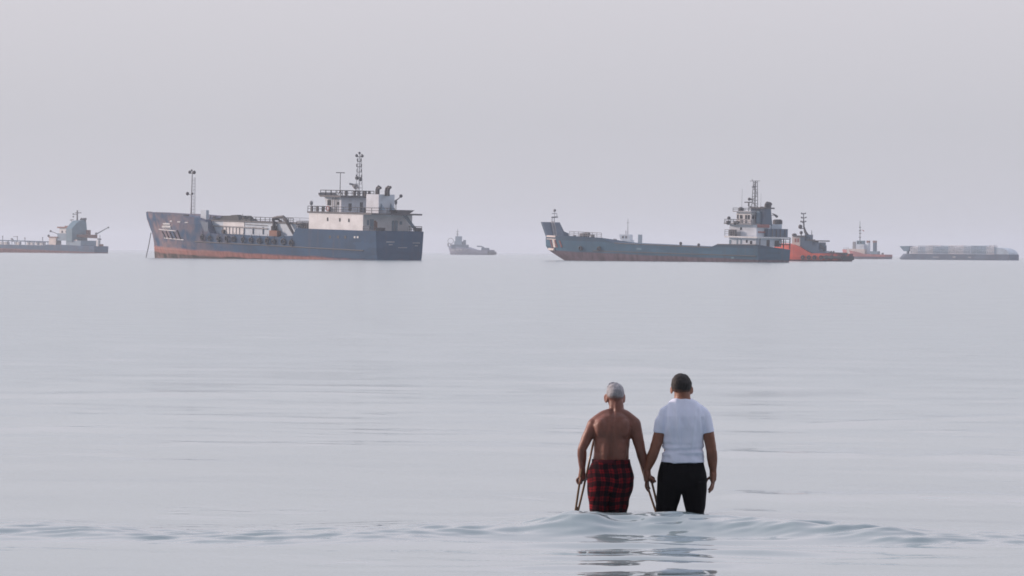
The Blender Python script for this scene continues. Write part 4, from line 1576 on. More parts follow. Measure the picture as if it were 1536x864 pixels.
for x, y in ((672, 365), (676, 366.5)):
    mb.tube([S.at(x, y, v=6), S.at(x + .5, 370, v=6)], .6, 6)
mb.torus(S.at(676, 361.5, v=6), S.p, 2.2, .25, 14, 5)
mb.tube([S.at(676, 365.5, v=6), S.at(676, 370, v=6)], .3, 5)
mb.build('bow_gear', M['grey'], S.root)
mb = S.mb()
mb.tube([S.at(715.5, 369.4, v=5), S.at(722, 369.7, v=5), S.at(726, 371.5, v=5)], .5, 6)
S.block(mb, 722, 730, 734, 371.8, 376, 1.5)
mb.build('stern_gantry', M['blue_grey'], S.root)
mb = S.mb()
mb.tube([(-.6, .3, 1.5), (-.6, 11.7, 1.5)], 1.3, 8)
mb.build('stern_fender', M['rubber'], S.root)

# ---------- product tanker cut by the picture's edge
S = Ship('distant_tanker', 'distant slate blue tanker with teal funnel, rust roofs and a raised stern boom', 2200, 141, 42, 96, 10, .9)
zb = S.at(40, 374, v=0)[2]
hp = hull_paint('distant_tanker_paint', (0.075, 0.125, 0.20), (0.24, 0.13, 0.13), zb, rust=.3, edge=.2, slope=.009)
ubw = 100
stem = [(-6, 95), (0, 96), (10, 99)]
S.hull('hull', hp, [(141, 369.3), (95, 367.5), (72, 367), (60, 368), (0, 366.8), (-60, 365.5), (-90, 361)], stem, full=.75, p_top=2.2, p_wl=1.7, chamfer=.5)
mb = S.mb()
a0_, a1_, _, _, az0_, az1_ = S.block(mb, 99, 121, 145, 361, 371, .4)
h1 = mb.build('stern_house', M['mid_blue'], S.root)
mb = S.mb()
S.side_patch(mb, 101.5, 103.3, 359, 368, .6, .15)
mb.build('white_column', M['white'], h1)
boxes(S, 'house_door', M['dull_red'], h1, [(105.5, 108, 360, 368), (111.3, 113.5, 360, 368)], 'side', .6, .15)
boxes(S, 'house_panel', M['cream'], h1, [(108.3, 111, 361, 368), (113.6, 115.8, 359.5, 368)], 'side', .6, .1)
mb = S.mb()
S.block(mb, 73.5, 84, 92, 356.2, 369.5, .8)
ps = mb.build('pump_room_house', M['cream'], S.root)
mb = S.mb()
S.block(mb, 72.5, 86, 93, 355.2, 356.5, .4)
mb.build('pump_room_roof', M['rust'], ps)
mb = S.mb()
S.block(mb, 86, 110, 124, 350.5, 361.3, 1.0)
h2 = mb.build('middle_deckhouse', M['mid_blue'], S.root)
mb = S.mb()
S.block(mb, 89, 108, 119, 342.5, 355, 1.9)
wh = mb.build('wheelhouse', M['white'], S.root)
boxes(S, 'wheelhouse_window', M['glass'], wh, [(92.3, 94.5, 346, 349.3), (98.5, 100.7, 346.3, 349.6)], 'side', 1.9, .12)
mb = S.mb()
S.block(mb, 85.5, 108, 120, 340.5, 342.7, 1.2)
mb.build('wheelhouse_roof', M['rust'], wh)
mb = S.mb()
S.block(mb, 97, 103, 108, 338.8, 340.7, 3)
mb.build('roof_locker', M['rust'], S.root)
mb = S.mb()
uF = a0_ + 6
pts = [S.at(x, y, u=uF) for x, y in ((108, 343), (113, 336.5), (118, 331.5), (126, 330), (129.5, 334), (131, 352), (131, 362), (108, 362))]
mb.hexa([(uF, p[1], p[2]) for p in pts], [(uF + 4.5, p[1], p[2]) for p in pts])
fn = mb.build('funnel', M['teal'], S.root)
mb = S.mb()
for x in (121.5, 125, 127.5):
    mb.tube([S.at(x, 333, u=uF + 2), S.at(x, 329, u=uF + 2), S.at(x + 1.5, 328, u=uF + 2)], .6, 6)
mb.build('exhaust_pipe', M['dark'], fn)
mb = S.mb()
uA = a0_ + .5
pts = [S.at(x, y, u=uA) for x, y in ((125, 352), (146, 352.2), (146, 357.5), (125, 356))]
mb.hexa([(uA, p[1], p[2]) for p in pts], [(uA + 5, p[1], p[2]) for p in pts])
for x in (131, 134.5):
    a, b2 = S.at(x, 345, u=uA + 3), S.at(x + 1.5, 352, u=uA + 3)
    mb.box(uA + 3, uA + 4, a[1], b2[1], b2[2] - .2, a[2])
mb.build('boat_platform', M['rust'], S.root)
mb = S.mb()
mb.tube([S.at(144, 351.5, u=uA), S.at(162.5, 341, u=uA)], [.34, .22], 6)
mb.ball(S.at(162.5, 341.2, u=uA), .55, 7, 5)
mb.ball(S.at(144.5, 350.5, u=uA), .7, 7, 5)
mb.build('boom', M['grey'], S.root)
mb = S.mb()
mb.tube([S.at(146.5, 358.5, u=.5), S.at(151.5, 358.8, u=.5)], .35, 5)
mb.tube([S.at(150, 353, u=.5), S.at(150, 371, u=.5)], .16, 5)
mb.build('stern_light_post', M['dark_grey'], S.root)
mb = S.mb()
a, b2 = S.at(147, 360, u=.6), S.at(149.5, 368.5, u=.6)
mb.box(.6, 2, a[1], b2[1], b2[2] - .3, a[2])
mb.build('white_locker', M['white'], S.root)
mb = S.mb()
for x in (149, 153):
    mb.tube([S.at(x, 366.3, u=1), S.at(x, 370.5, u=1)], .8, 7)
mb.build('mooring_winch', M['rust'], S.root)
mb = S.mb()
mb.tube([S.at(115.8, 342, v=6), S.at(116, 315.5, v=6)], [.5, .38], 6)
mb.tube([S.at(112.5, 319.3, v=6), S.at(122, 319.2, v=6)], .2, 4)
mb.tube([S.at(110, 321.5, v=6), S.at(115.8, 321.7, v=6)], .14, 4)
for x, y in ((110, 321), (110, 325)):
    mb.ball(S.at(x, y, v=6), .45, 7, 5)
mt_ = mb.build('main_mast', M['dark_grey'], S.root)
mb = S.mb()
mb.tube([S.at(105.3, 330, v=6), S.at(110, 329.6, v=6)], .3, 5)
mb.tube([S.at(107.3, 330, v=6), S.at(107.3, 341, v=6)], .14, 5)
mb.build('radar_scanner', M['grey'], mt_)
mb = S.mb()
mb.tube([S.at(76, 347, v=1), S.at(82, 349, v=1), S.at(86, 351, v=1)], .2, 5)
mb.ball(S.at(76, 346.7, v=1), .6, 7, 5)
mb.ball(S.at(73, 353.8, v=1), .7, 7, 5)
mb.build('searchlight', M['dark_grey'], S.root)
mb = S.mb()
zd_ = S.at(40, 367, v=1.2)[2]
ztr = S.at(40, 361.8, v=1.2)[2]
ua_, ub_ = S.at(72, 365, v=1.2)[0], 90
mb.rail([(ua_, 1.2, zd_), (ub_, 1.2, zd_)], ztr - zd_, .22, 3.5, 1, post=.9)
mb.rail([(ua_, 8, zd_), (ub_, 8, zd_)], ztr - zd_, .18, 5, 1)
mb.build('pipe_rail', M['blue_grey'], S.root)
for x0, x1 in ((3, 7), (9, 14.5), (26, 32), (43, 47), (48, 52), (56, 58.5), (62.5, 68)):
    mb = S.mb()
    S.side_patch(mb, x0, x1, 362.8, 367.3, 3.5, 1.5)
    mb.build('deck_tank_cover', M['white'], S.root)
mb = S.mb()
for x, yt in ((4, 354.5), (26, 355), (37.3, 357), (64, 356.5)):
    mb.tube([S.at(x, 363, v=4), S.at(x, yt, v=4)], .2, 5)
    mb.ball(S.at(x, yt, v=4), .35, 6, 5)
mb.tube([S.at(20, 354.8, v=4), S.at(26, 355, v=4)], .14, 4)
mb.tube([S.at(17.3, 358, v=4), S.at(20, 361.5, v=4)], .6, 6)
mb.build('deck_derrick', M['grey'], S.root)

# ---------- supply vessel showing only over the landing craft's low deck
S = Ship('supply_vessel', 'pale supply vessel mostly hidden behind the landing craft, wheelhouse and block funnel showing', 2500, 972, 25, 42, 11, .2)
hp = hull_paint('supply_vessel_paint', (0.12, 0.16, 0.22), (0.2, 0.1, 0.1), .8)
ubw = S.at(912, 375, v=5)[0]
S.hull('hull', hp, [(972, 378), (940, 377.5), (925, 374), (910, 372)], [(-6, ubw - 2), (0, ubw - 1), (8, ubw + 1)], full=.65)
mb = S.mb()
S.block(mb, 933, 946, 951, 360, 379, 1)
hh_ = mb.build('deckhouse', M['pale_blue'], S.root)
mb = S.mb()
q = S.block(mb, 931, 944, 949, 351.8, 360, 1.2)
mb.hexa([(q[1] - .01, q[2], q[4] + .3), (q[1] + .3, q[2], q[4] + .3), (q[1] + .3, q[3], q[4] + .3), (q[1] - .01, q[3], q[4] + .3)],
        [(q[1] - .01, q[2], q[5]), (q[1] + 1.0, q[2], q[5]), (q[1] + 1.0, q[3], q[5]), (q[1] - .01, q[3], q[5])])
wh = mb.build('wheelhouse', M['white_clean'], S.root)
boxes(S, 'wheelhouse_window', M['glass'], wh, [(933, 936, 354, 357.5), (938, 940.5, 354, 357.5)], 'side', 1.2, .12)
mb = S.mb()
S.block(mb, 957, 961.5, 963.5, 352, 379, 2)
mb.build('funnel', M['mid_blue'], S.root)
mb = S.mb()
mb.tube([S.at(941.5, 352, v=5), S.at(942, 328, v=5)], [.28, .12], 6)
mb.tube([S.at(938.8, 346, v=5), S.at(939, 352, v=5)], .25, 5)
mb.tube([S.at(940, 334, v=5), S.at(944, 334, v=5)], .14, 4)
mb.build('mast', M['grey'], S.root)
mb = S.mb()
mb.tube([S.at(922.3, 366, v=5), S.at(922.3, 358.5, v=5)], [.5, .6], 6)
mb.tube([S.at(920, 359, v=5), S.at(925, 359.3, v=5)], .35, 5)
mb.build('bow_crane_post', M['dark_grey'], S.root)
# ------------------------------------------------------------------ the two bathers and the crutches
DEPTH = -0.56                      # the sand under their feet
YM = 35.65                          # their distance
PPM = F / YM


def place(px, py, dy=0.0):
    p = at_y(px, py, YM + dy)
    return p


class Fig:
    def __init__(s, name, label, px):
        p = place(px, 773)
        s.org = Vector((p.x, YM, DEPTH))
        s.root = empty(name, s.org)
        tag(s.root, label, 'person', 'men wading in the shallows')

    def P(s, px, py, dy=0.0):
        return tuple(place(px, py, dy) - s.org)


def rings(mb, secs, n=28, pw=2.3):
    """closed body from superellipse rings (xl, xr, yfront, yback, z)"""
    vs, fs = [], []
    for (xl, xr, yb, yf, z) in secs:
        cx, rx, cy, ry = (xl + xr) / 2, (xr - xl) / 2, (yb + yf) / 2, (yf - yb) / 2
        for k in range(n):
            a = 2 * math.pi * k / n
            c, s_ = math.cos(a), math.sin(a)
            vs.append((cx + rx * math.copysign(abs(c) ** (2 / pw), c), cy + ry * math.copysign(abs(s_) ** (2 / pw), s_), z))
    for i in range(len(secs) - 1):
        for k in range(n):
            a, b_ = i * n + k, i * n + (k + 1) % n
            fs.append((a, b_, b_ + n, a + n))
    fs.append(tuple(range(n))[::-1])
    e = (len(secs) - 1) * n
    fs.append(tuple(range(e, e + n)))
    mb.add(vs, fs)


def limb(mb, pts, rs, n=16, cap=True):
    """smooth tapered limb through points, rounded ends"""
    P_ = [Vector(p) for p in pts]
    out_p, out_r = [], []
    m_ = 6
    for i in range(len(P_) - 1):
        a = P_[max(i - 1, 0)]
        b_, c = P_[i], P_[i + 1]
        d = P_[min(i + 2, len(P_) - 1)]
        for k in range(m_):
            t = k / m_
            q = 0.5 * ((2 * b_) + (c - a) * t + (2 * a - 5 * b_ + 4 * c - d) * t * t + (3 * b_ - a - 3 * c + d) * t ** 3)
            out_p.append(q)
            tt = t * t * (3 - 2 * t)
            out_r.append(rs[i] * (1 - tt) + rs[i + 1] * tt)
    out_p.append(P_[-1])
    out_r.append(rs[-1])
    mb.tube(out_p, out_r, n)
    if cap:
        for p, r in ((P_[0], rs[0]), (P_[-1], rs[-1])):
            mb.ball(tuple(p), r * .99, 12, 8)


def skin_up(mb, name, mat, parent, voxel=0.006, smooth_it=5, deform=None, factor=0.5):
    """one continuous surface over all the pieces of a body or a garment"""
    o = mb.build(name + '_raw', mat)
    r = o.modifiers.new('r', 'REMESH')
    r.mode = 'VOXEL'
    r.voxel_size = voxel
    r.use_smooth_shade = True
    sm = o.modifiers.new('s', 'SMOOTH')
    sm.factor, sm.iterations = factor, smooth_it
    dg = bpy.context.evaluated_depsgraph_get()
    me_ = bpy.data.meshes.new_from_object(o.evaluated_get(dg))
    old = o.data
    bpy.data.objects.remove(o)
    bpy.data.meshes.remove(old)
    me_.name = name
    if deform:
        nrm = [Vector(v.normal) for v in me_.vertices]
        for v, nn_ in zip(me_.vertices, nrm):
            d = deform(v.co, nn_)
            if isinstance(d, (int, float)):
                v.co = v.co + nn_ * d
            else:
                v.co = v.co + d
    me_.polygons.foreach_set('use_smooth', [True] * len(me_.polygons))
    me_.update()
    o = bpy.data.objects.new(name, me_)
    me_.materials.clear()
    me_.materials.append(mat)
    COL.objects.link(o)
    o.parent = parent
    return o


def gs(x, c, w):
    return math.exp(-((x - c) / w) ** 2)


def finger(mb, base, dirs, lens, r0):
    pts = [Vector(base)]
    for d, l in zip(dirs, lens):
        pts.append(pts[-1] + Vector(d).normalized() * l)
    rs = [r0, r0 * .96, r0 * .9, r0 * .78][:len(pts)]
    limb(mb, [tuple(p) for p in pts], rs, 10)


# ---- materials
def skin_mat(name, col, warm):
    mt, nt, b = new_mat(name)
    f1, _ = noise_fac(nt, (1, 1, 1), 7.0, 5)
    f2, _ = noise_fac(nt, (1, 1, 1), 45.0, 3)
    c = mixc(nt, ramp(nt, f1, .3, .72), tuple(x * .8 for x in col), tuple(x * 1.12 for x in warm))
    c = mixc(nt, mth(nt, 'MULTIPLY', ramp(nt, f2, .55, .75), .35), c, tuple(x * .6 for x in col))
    nt.links.new(c, b.inputs['Base Color'])
    b.inputs['Roughness'].default_value = 0.48
    b.inputs['Subsurface Weight'].default_value = 0.08
    b.inputs['Subsurface Radius'].default_value = (0.02, 0.008, 0.004)
    b.inputs['Subsurface Scale'].default_value = 0.3
    bp = N(nt, 'ShaderNodeBump')
    bp.inputs['Strength'].default_value = 0.25
    bp.inputs['Distance'].default_value = 0.004
    nt.links.new(f2, bp.inputs['Height'])
    nt.links.new(bp.outputs[0], b.inputs['Normal'])
    return mt


def cloth_mat(name, col, rough=.85, weave=300.0, stain=.12):
    mt, nt, b = new_mat(name)
    f1, _ = noise_fac(nt, (1, 1, .5), 6.0, 4)
    c = mixc(nt, ramp(nt, f1, .3, .75), col, tuple(x * (1 - stain) for x in col))
    nt.links.new(c, b.inputs['Base Color'])
    b.inputs['Roughness'].default_value = rough
    b.inputs['Specular IOR Level'].default_value = 0.15
    f2, _ = noise_fac(nt, (1, 1, .45), 16.0, 4)
    bp = N(nt, 'ShaderNodeBump')
    bp.inputs['Strength'].default_value = 0.3
    bp.inputs['Distance'].default_value = 0.012
    nt.links.new(f2, bp.inputs['Height'])
    nt.links.new(bp.outputs[0], b.inputs['Normal'])
    return mt


skin_tan = skin_mat('weathered_tanned_skin', (0.195, 0.083, 0.058), (0.235, 0.092, 0.066))
skin_brown = skin_mat('brown_skin', (0.23, 0.098, 0.058), (0.27, 0.112, 0.07))
shirt_mat = cloth_mat('white_cotton', (0.74, 0.80, 0.96), stain=.05)
black_cloth = cloth_mat('black_cotton', (0.005, 0.005, 0.007), stain=.3)


def hair_mat(name, c0, c1, zn, skin):
    mt, nt, b = new_mat(name)
    f1, _ = noise_fac(nt, (1, 1, .35), 55.0, 4)
    f2, _ = noise_fac(nt, (1, 1, 1), 9.0, 3)
    c = mixc(nt, ramp(nt, f1, .35, .68), c0, c1)
    c = mixc(nt, mth(nt, 'MULTIPLY', ramp(nt, f2, .45, .7), .4), c, tuple(x * .55 for x in c0))
    nt.links.new(c, b.inputs['Base Color'])
    # hair thins into the skin along a ragged nape line
    tc = N(nt, 'ShaderNodeTexCoord')
    sx = N(nt, 'ShaderNodeSeparateXYZ')
    nt.links.new(tc.outputs['Object'], sx.inputs[0])
    f3, _ = noise_fac(nt, (1, 1, .6), 38.0, 3)
    zz_ = mth(nt, 'ADD', sx.outputs[2], mth(nt, 'MULTIPLY', mth(nt, 'SUBTRACT', f3, .5), .05))
    c = mixc(nt, ramp(nt, zz_, zn + .030, zn - .002), c, skin)
    nt.links.new(c, b.inputs['Base Color'])
    b.inputs['Roughness'].default_value = 0.75
    bp = N(nt, 'ShaderNodeBump')
    bp.inputs['Strength'].default_value = 0.8
    bp.inputs['Distance'].default_value = 0.01
    nt.links.new(f1, bp.inputs['Height'])
    nt.links.new(bp.outputs[0], b.inputs['Normal'])
    return mt





def tartan():
    mt, nt, b = new_mat('red_black_tartan')
    tc = N(nt, 'ShaderNodeTexCoord')
    _, wob = noise_fac(nt, (1, 1, 1), 5.0, 2)
    sx = N(nt, 'ShaderNodeSeparateXYZ')
    nt.links.new(tc.outputs['Object'], sx.inputs[0])
    wb = N(nt, 'ShaderNodeSeparateXYZ')
    nt.links.new(wob, wb.inputs[0])

    def bands(sock, off, period):
        v = mth(nt, 'ADD', sock, mth(nt, 'MULTIPLY', off, .07))
        fr = mth(nt, 'FRACT', mth(nt, 'DIVIDE', v, period))
        broad = mth(nt, 'LESS_THAN', fr, .52)
        thin = mth(nt, 'LESS_THAN', mth(nt, 'ABSOLUTE', mth(nt, 'SUBTRACT', fr, .73)), .045)
        return mth(nt, 'MAXIMUM', broad, mth(nt, 'MULTIPLY', thin, .7))

    xx = mth(nt, 'ADD', sx.outputs[0], mth(nt, 'MULTIPLY', sx.outputs[1], .35))
    h1 = bands(xx, wb.outputs[0], .072)
    h2 = bands(sx.outputs[2], wb.outputs[1], .075)
    d = mth(nt, 'MULTIPLY', mth(nt, 'ADD', h1, h2), .5)
    cr = N(nt, 'ShaderNodeValToRGB')
    cr.color_ramp.elements[0].color = (0.23, 0.012, 0.018, 1)
    cr.color_ramp.elements[1].color = (0.008, 0.006, 0.010, 1)
    e = cr.color_ramp.elements.new(.5)
    e.color = (0.055, 0.008, 0.014, 1)
    nt.links.new(d, cr.inputs[0])
    fd, _ = noise_fac(nt, (1, 1, .45), 7.0, 4)
    nt.links.new(mixc(nt, mth(nt, 'MULTIPLY', ramp(nt, fd, .42, .66), .65), cr.outputs[0], (0.016, 0.005, 0.008)), b.inputs['Base Color'])
    b.inputs['Roughness'].default_value = .9
    b.inputs['Specular IOR Level'].default_value = 0.12
    f2, _ = noise_fac(nt, (1, 1, .4), 14.0, 4)
    bp = N(nt, 'ShaderNodeBump')
    bp.inputs['Strength'].default_value = 0.5
    bp.inputs['Distance'].default_value = 0.012
    nt.links.new(f2, bp.inputs['Height'])
    nt.links.new(bp.outputs[0], b.inputs['Normal'])
    return mt


plaid = tartan()
eye_white = paint('eye_white', (.7, .68, .65), .3, 0)


def head_parts(mb, c, rx, ry, rz, yaw, ear_r=1.0):
    """skull, face, nose, chin and ears about centre c; the face looks along +y turned by yaw"""
    cy, sy = math.cos(yaw), math.sin(yaw)

    def T(x, y, z):
        return (c[0] + x * cy - y * sy, c[1] + x * sy + y * cy, c[2] + z)
    def ball(p, r, n=14, k=10):
        o = len(mb.v)
        mb.ball((0, 0, 0), r, n, k)
        for i_ in range(o, len(mb.v)):
            q = mb.v[i_]
            mb.v[i_] = T(q[0] + p[0], q[1] + p[1], q[2] + p[2])
    ball((0, -.012, .022), (rx, ry, rz * .80), 20, 14)
    ball((0, .03, -.035), (rx * .80, ry * .74, rz * .72), 18, 12)
    ball((0, .055, -.085), (rx * .52, .036, .032))
    ball((0, .088, .022), (rx * .72, .016, .012))
    limb(mb, [T(0, .092, .018), T(0, .112, -.022)], [.010, .016], 10)
    ball((-.013, .103, -.025), (.010, .010, .009))
    ball((.013, .103, -.025), (.010, .010, .009))
    ball((0, .090, -.056), (.026, .012, .007))
    ball((0, .088, -.067), (.022, .012, .007))
    for s_ in (-1, 1):
        ball((s_ * .04, .068, -.02), (.022, .020, .016))
        o = len(mb.v)
        mb.torus((0, 0, 0), (1, 0, .0), .021 * ear_r, .0075, 16, 8)
        mb.ball((0, 0, 0), (.006, .018 * ear_r, .026 * ear_r), 10, 8)
        for i_ in range(o, len(mb.v)):
            q = Vector(mb.v[i_])
            q.z *= 1.45
            ca, sa = math.cos(s_ * .5), math.sin(s_ * .5)
            q = Vector((q.x * ca + q.y * sa, -q.x * sa + q.y * ca, q.z))
            mb.v[i_] = T(q.x + s_ * (rx + .006), q.y - .004, q.z - .020)
    return T


def leg(mb, hip, knee, ankle, r=(.088, .058, .04)):
    limb(mb, [hip, tuple(lit(hip, knee, .5)), knee, tuple(lit(knee, ankle, .35)), ankle], [r[0], r[0] * .85, r[1], r[1] * .98, r[2]], 18)
    x, y, z = ankle
    limb(mb, [(x, y - .04, .038), (x, y + .06, .038), (x, y + .15, .026)], [.036, .042, .03], 12)
    for k in range(5):
        limb(mb, [(x - .032 + .016 * k, y + .15, .022), (x - .036 + .018 * k, y + .195 - .006 * abs(k - 1.5), .016)], [.012, .010], 8)


# ================= the older man
A = Fig('person', 'older shirtless man with white hair and red black plaid trousers, leaning on crutches', 917)
PA = A.P
zw = lambda py: PA(917, py)[2]
xa = lambda px: PA(px, 690)[0]


def sec(px0, px1, py, yb, yf):
    return (PA(px0, py)[0], PA(px1, py)[0], yb, yf, PA(917, py)[2])


mb = MB()
torso = [sec(887, 946, 712, -.105, .13), sec(889.5, 943.5, 690, -.098, .135), sec(891, 943.5, 678, -.10, .14), sec(890.5, 944.5, 664, -.112, .14),
         sec(889, 947, 650, -.125, .135), sec(885.5, 951.5, 638, -.128, .125), sec(890, 948, 629, -.115, .11), sec(898, 942, 622, -.09, .09),
         sec(903, 938, 616.5, -.062, .075)]
torso.sort(key=lambda t: t[4])
rings(mb, torso)
# trapezius, neck, deltoids, shoulder blades
limb(mb, [PA(925, 622, .0), PA(924.5, 610, .012), PA(923.5, 600, .03)], [.072, .062, .060], 18)
limb(mb, [PA(925, 617, -.01), PA(907, 624, -.015), PA(896, 632, -.01)], [.040, .05, .054], 14)
limb(mb, [PA(925, 617, -.01), PA(938, 624, -.015), PA(947, 632, -.01)], [.040, .05, .056], 14)
mb.ball(PA(920.5, 633, -.055), (.135, .06, .08), 18, 12)
for x, y in ((903, 642), (935, 643)):
    mb.ball(PA(x, y, -.085), (.062, .045, .085), 14, 10)
for x in (908, 931):
    mb.ball(PA(x, 676, -.07), (.05, .045, .12), 14, 10)
hc = Vector(PA(922.5, 594, .045))
Th = head_parts(mb, hc, .070, .094, .104, .15)
# left arm (holds the crutch grip)
elL, wrL, haL = PA(873, 674, -.02), PA(873.5, 704, .075), PA(874, 716, .10)
limb(mb, [PA(891.5, 636, -.01), PA(882.3, 653, -.025), elL], [.057, .047, .037], 18)
limb(mb, [elL, tuple(lit(elL, wrL, .35)), wrL, haL], [.037, .039, .026, .030], 16)
# right arm
elR, wrR, haR = PA(961, 676, -.01), PA(968, 703, .05), PA(970.5, 716, .07)
limb(mb, [PA(950.5, 636, -.01), PA(955, 652, -.02), elR], [.062, .052, .042], 18)
limb(mb, [elR, tuple(lit(elR, wrR, .35)), wrR, haR], [.042, .043, .028, .030], 16)


def grip_hand(mb, wrist, grip, axis, palm_side, r=.0165):
    """fist of five fingers closed round a bar through `grip` along `axis`; palm_side points from bar to palm"""
    g, ax, ps = Vector(grip), Vector(axis).normalized(), Vector(palm_side).normalized()
    ps = (ps - ax * ps.dot(ax)).normalized()
    dn = ps.cross(ax).normalized()
    if dn.z > 0:
        dn = -dn
    pc = g + ps * .030
    limb(mb, [tuple(wrist), tuple(pc + ax * .002 - dn * .01)], [.028, .030], 12)
    for k in range(-1, 3):
        limb(mb, [tuple(Vector(wrist).lerp(pc, .5) + ax * (.012 * (k - .5))), tuple(pc + ax * (.021 * (k - .5)))], [.018, .0145], 10)
    ln = [.9, 1.08, 1.0, .82]
    for k in range(4):
        b0 = pc + ax * (.0205 * (k - 1.5)) + dn * .006
        finger(mb, b0, [dn * 1 - ps * .25, -ps * 1 + dn * .25, -dn * .8 - ps * .35], [.034 * ln[k], .032 * ln[k], .024 * ln[k]], .0098)
    tb = pc - ax * .036 - dn * .012
    finger(mb, tb, [-ps * .8 - ax * .5 + dn * .3, -ps * .7 + dn * .7], [.032, .030], .0115)


gripL = Vector(PA(874.2, 719.5, .115))
grip_hand(mb, wrL, gripL, (.35, 1, .0), (-.6, -.2, .75))
gripR = Vector(PA(972.5, 719.5, .085))
grip_hand(mb, wrR, gripR, (-.3, 1, 0), (.3, -.5, .8))
leg(mb, (xa(904), 0, .88), (xa(901), .03, .47), (xa(903), .02, .09))
leg(mb, (xa(929), 0, .88), (xa(926), .05, .47), (xa(924), .06, .09))


def back_shape(co, n):
    d = 0.0
    if n.y < -.1 and co.z > .9:
        w = min(1, -n.y * 1.3)
        sx_ = PA(919, 660)[0]
        spine = PA(917.5, 660)[0] + (co.z - 1.2) * .03
        up = min(max((1.53 - co.z) / .1, 0), 1)
        d -= .012 * gs(co.x, spine, .017) * w * up
        d += .006 * gs(abs(co.x - spine), .045, .028) * w * gs(co.z, 1.12, .14)
        for s_ in (-1, 1):
            d -= .009 * gs(co.x, spine + s_ * .045, .016) * gs(co.z, 1.30, .06) * w
            d -= .008 * gs(co.x, spine + s_ * .10, .05) * gs(co.z, 1.195, .018) * w
            d -= .006 * gs(co.z, 1.075, .012) * gs(co.x, spine + s_ * .11, .04) * w
    d += .0025 * (mnoise.noise(co * 22))
    return d


bodyA = skin_up(mb, 'body', skin_tan, A.root, .0055, 6, back_shape)
# face details on the far side
for s_ in (-1, 1):
    MB().ball(Th(s_ * .031, .082, .008), (.012, .009, .008), 10, 7).build('eye', eye_white, bodyA, smooth=True)
white_hair = hair_mat('grey_white_hair', (0.26, 0.26, 0.28), (0.42, 0.42, 0.45), hc.z - .018, (0.17, 0.085, 0.062))
# hair: a cap of short hair, lower at the back, cut round the ears
mb = MB()
o_ = len(mb.v)
mb.ball((0, 0, 0), (.073, .099, .085), 26, 18)
for i_ in range(o_, len(mb.v)):
    q = mb.v[i_]
    x, y, z = q
    zmin = -.040 if y < -.02 else (-.040 + (y + .02) * 1.15)
    z = max(z, zmin) if z < 0 else z
    x = math.copysign(.0735 * (abs(x) / .0735) ** .78, x) if abs(x) > 1e-6 else x
    mb.v[i_] = Th(x, y - .014, z + .024)
hairA = skin_up(mb, 'hair', white_hair, A.root, .005, 3, lambda co, n: .003 * mnoise.noise(co * 34) + .003 * mnoise.noise(co * 120))
# plaid trousers
mb = MB()
zt = zw(690)


def trouser(mb, cxs, sgn):
    pass


pelvis = [sec(887.5, 946, 689.5, -.125, .15), sec(886.5, 946.5, 697, -.13, .15), sec(882.5, 949.5, 708, -.145, .145), sec(881.5, 950, 716, -.15, .14), sec(883, 948, 728, -.145, .13), sec(888, 944, 738, -.11, .11)]
pelvis.sort(key=lambda t: t[4])
rings(mb, pelvis, 32, 2.5)


def cuff(mb, secs):
    secs.sort(key=lambda t: t[4])
    rings(mb, secs, 24, 2.3)


cuff(mb, [sec(882, 917, 722, -.14, .12), sec(881.8, 914.5, 738, -.13, .12), sec(883.5, 911.5, 755, -.115, .115), sec(884.5, 911, 772, -.105, .115), sec(886, 910, 800, -.09, .11), sec(888, 909, 850, -.075, .09)])
cuff(mb, [sec(913, 949.5, 722, -.14, .12), sec(913.5, 947, 738, -.125, .13), sec(912, 942, 755, -.095, .14), sec(911.5, 938.5, 772, -.08, .15), sec(912.5, 936, 800, -.06, .16), sec(914, 933, 850, -.02, .145)])


def folds(co, n, zc=.75, amp=.006):
    v = Vector((co.x * 11, co.y * 7, co.z * 3.2))
    d = amp * mnoise.noise(v) + amp * .55 * mnoise.noise(v * 2.3)
    d += amp * .5 * mnoise.noise(Vector((co.x * 5 + co.z * 9, co.y * 5, co.z * 10)))
    return d


shortsA = skin_up(mb, 'plaid_trousers', plaid, A.root, .006, 4, lambda co, n: folds(co, n, amp=.014) + (-.012 * gs(co.x, PA(916, 720)[0], .012) * gs(co.z, .80, .08) if n.y < 0 else 0))
mb = MB()
wb = [sec(887.6, 945.8, 694.5, -.130, .154), sec(888, 945.3, 689, -.124, .150)]
wb.sort(key=lambda t: t[4])
rings(mb, wb, 32, 2.4)
wbm = cloth_mat('dark_red_waistband', (0.07, 0.012, 0.02))
skin_up(mb, 'waistband', wbm, shortsA, .005, 2, lambda co, n: .003 * mnoise.noise(Vector((co.x * 40, co.y * 40, co.z * 8))))

# ================= the younger man
B = Fig('person', 'dark haired man in white t-shirt and black trousers, supporting his companion by the hand', 1026)
PB = B.P


def secb(px0, px1, py, yb, yf):
    return (PB(px0, py)[0], PB(px1, py)[0], yb, yf, PB(1026, py)[2])


mb = MB()
torso = [secb(993, 1054, 715, -.12, .14), secb(996, 1051, 690, -.105, .14), secb(996, 1051, 672, -.11, .14), secb(995, 1053, 655, -.125, .14),
         secb(995, 1055, 635, -.135, .13), secb(997, 1055, 624, -.12, .12), secb(1003, 1049, 613, -.10, .10), secb(1008, 1040, 600, -.065, .075)]
torso.sort(key=lambda t: t[4])
rings(mb, torso)
limb(mb, [PB(1024, 606, .0), PB(1023.5, 595, .012), PB(1023, 586, .025)], [.078, .068, .066], 18)
limb(mb, [PB(1024, 602, -.005), PB(1008, 613, -.005), PB(1000, 622, -.005)], [.036, .042, .045], 14)
limb(mb, [PB(1024, 602, -.005), PB(1042, 613, -.005), PB(1053, 622, -.005)], [.036, .042, .045], 14)
hcB = Vector(PB(1022.5, 581.5, .04))
ThB = head_parts(mb, hcB, .078, .099, .113, -.12, .8)
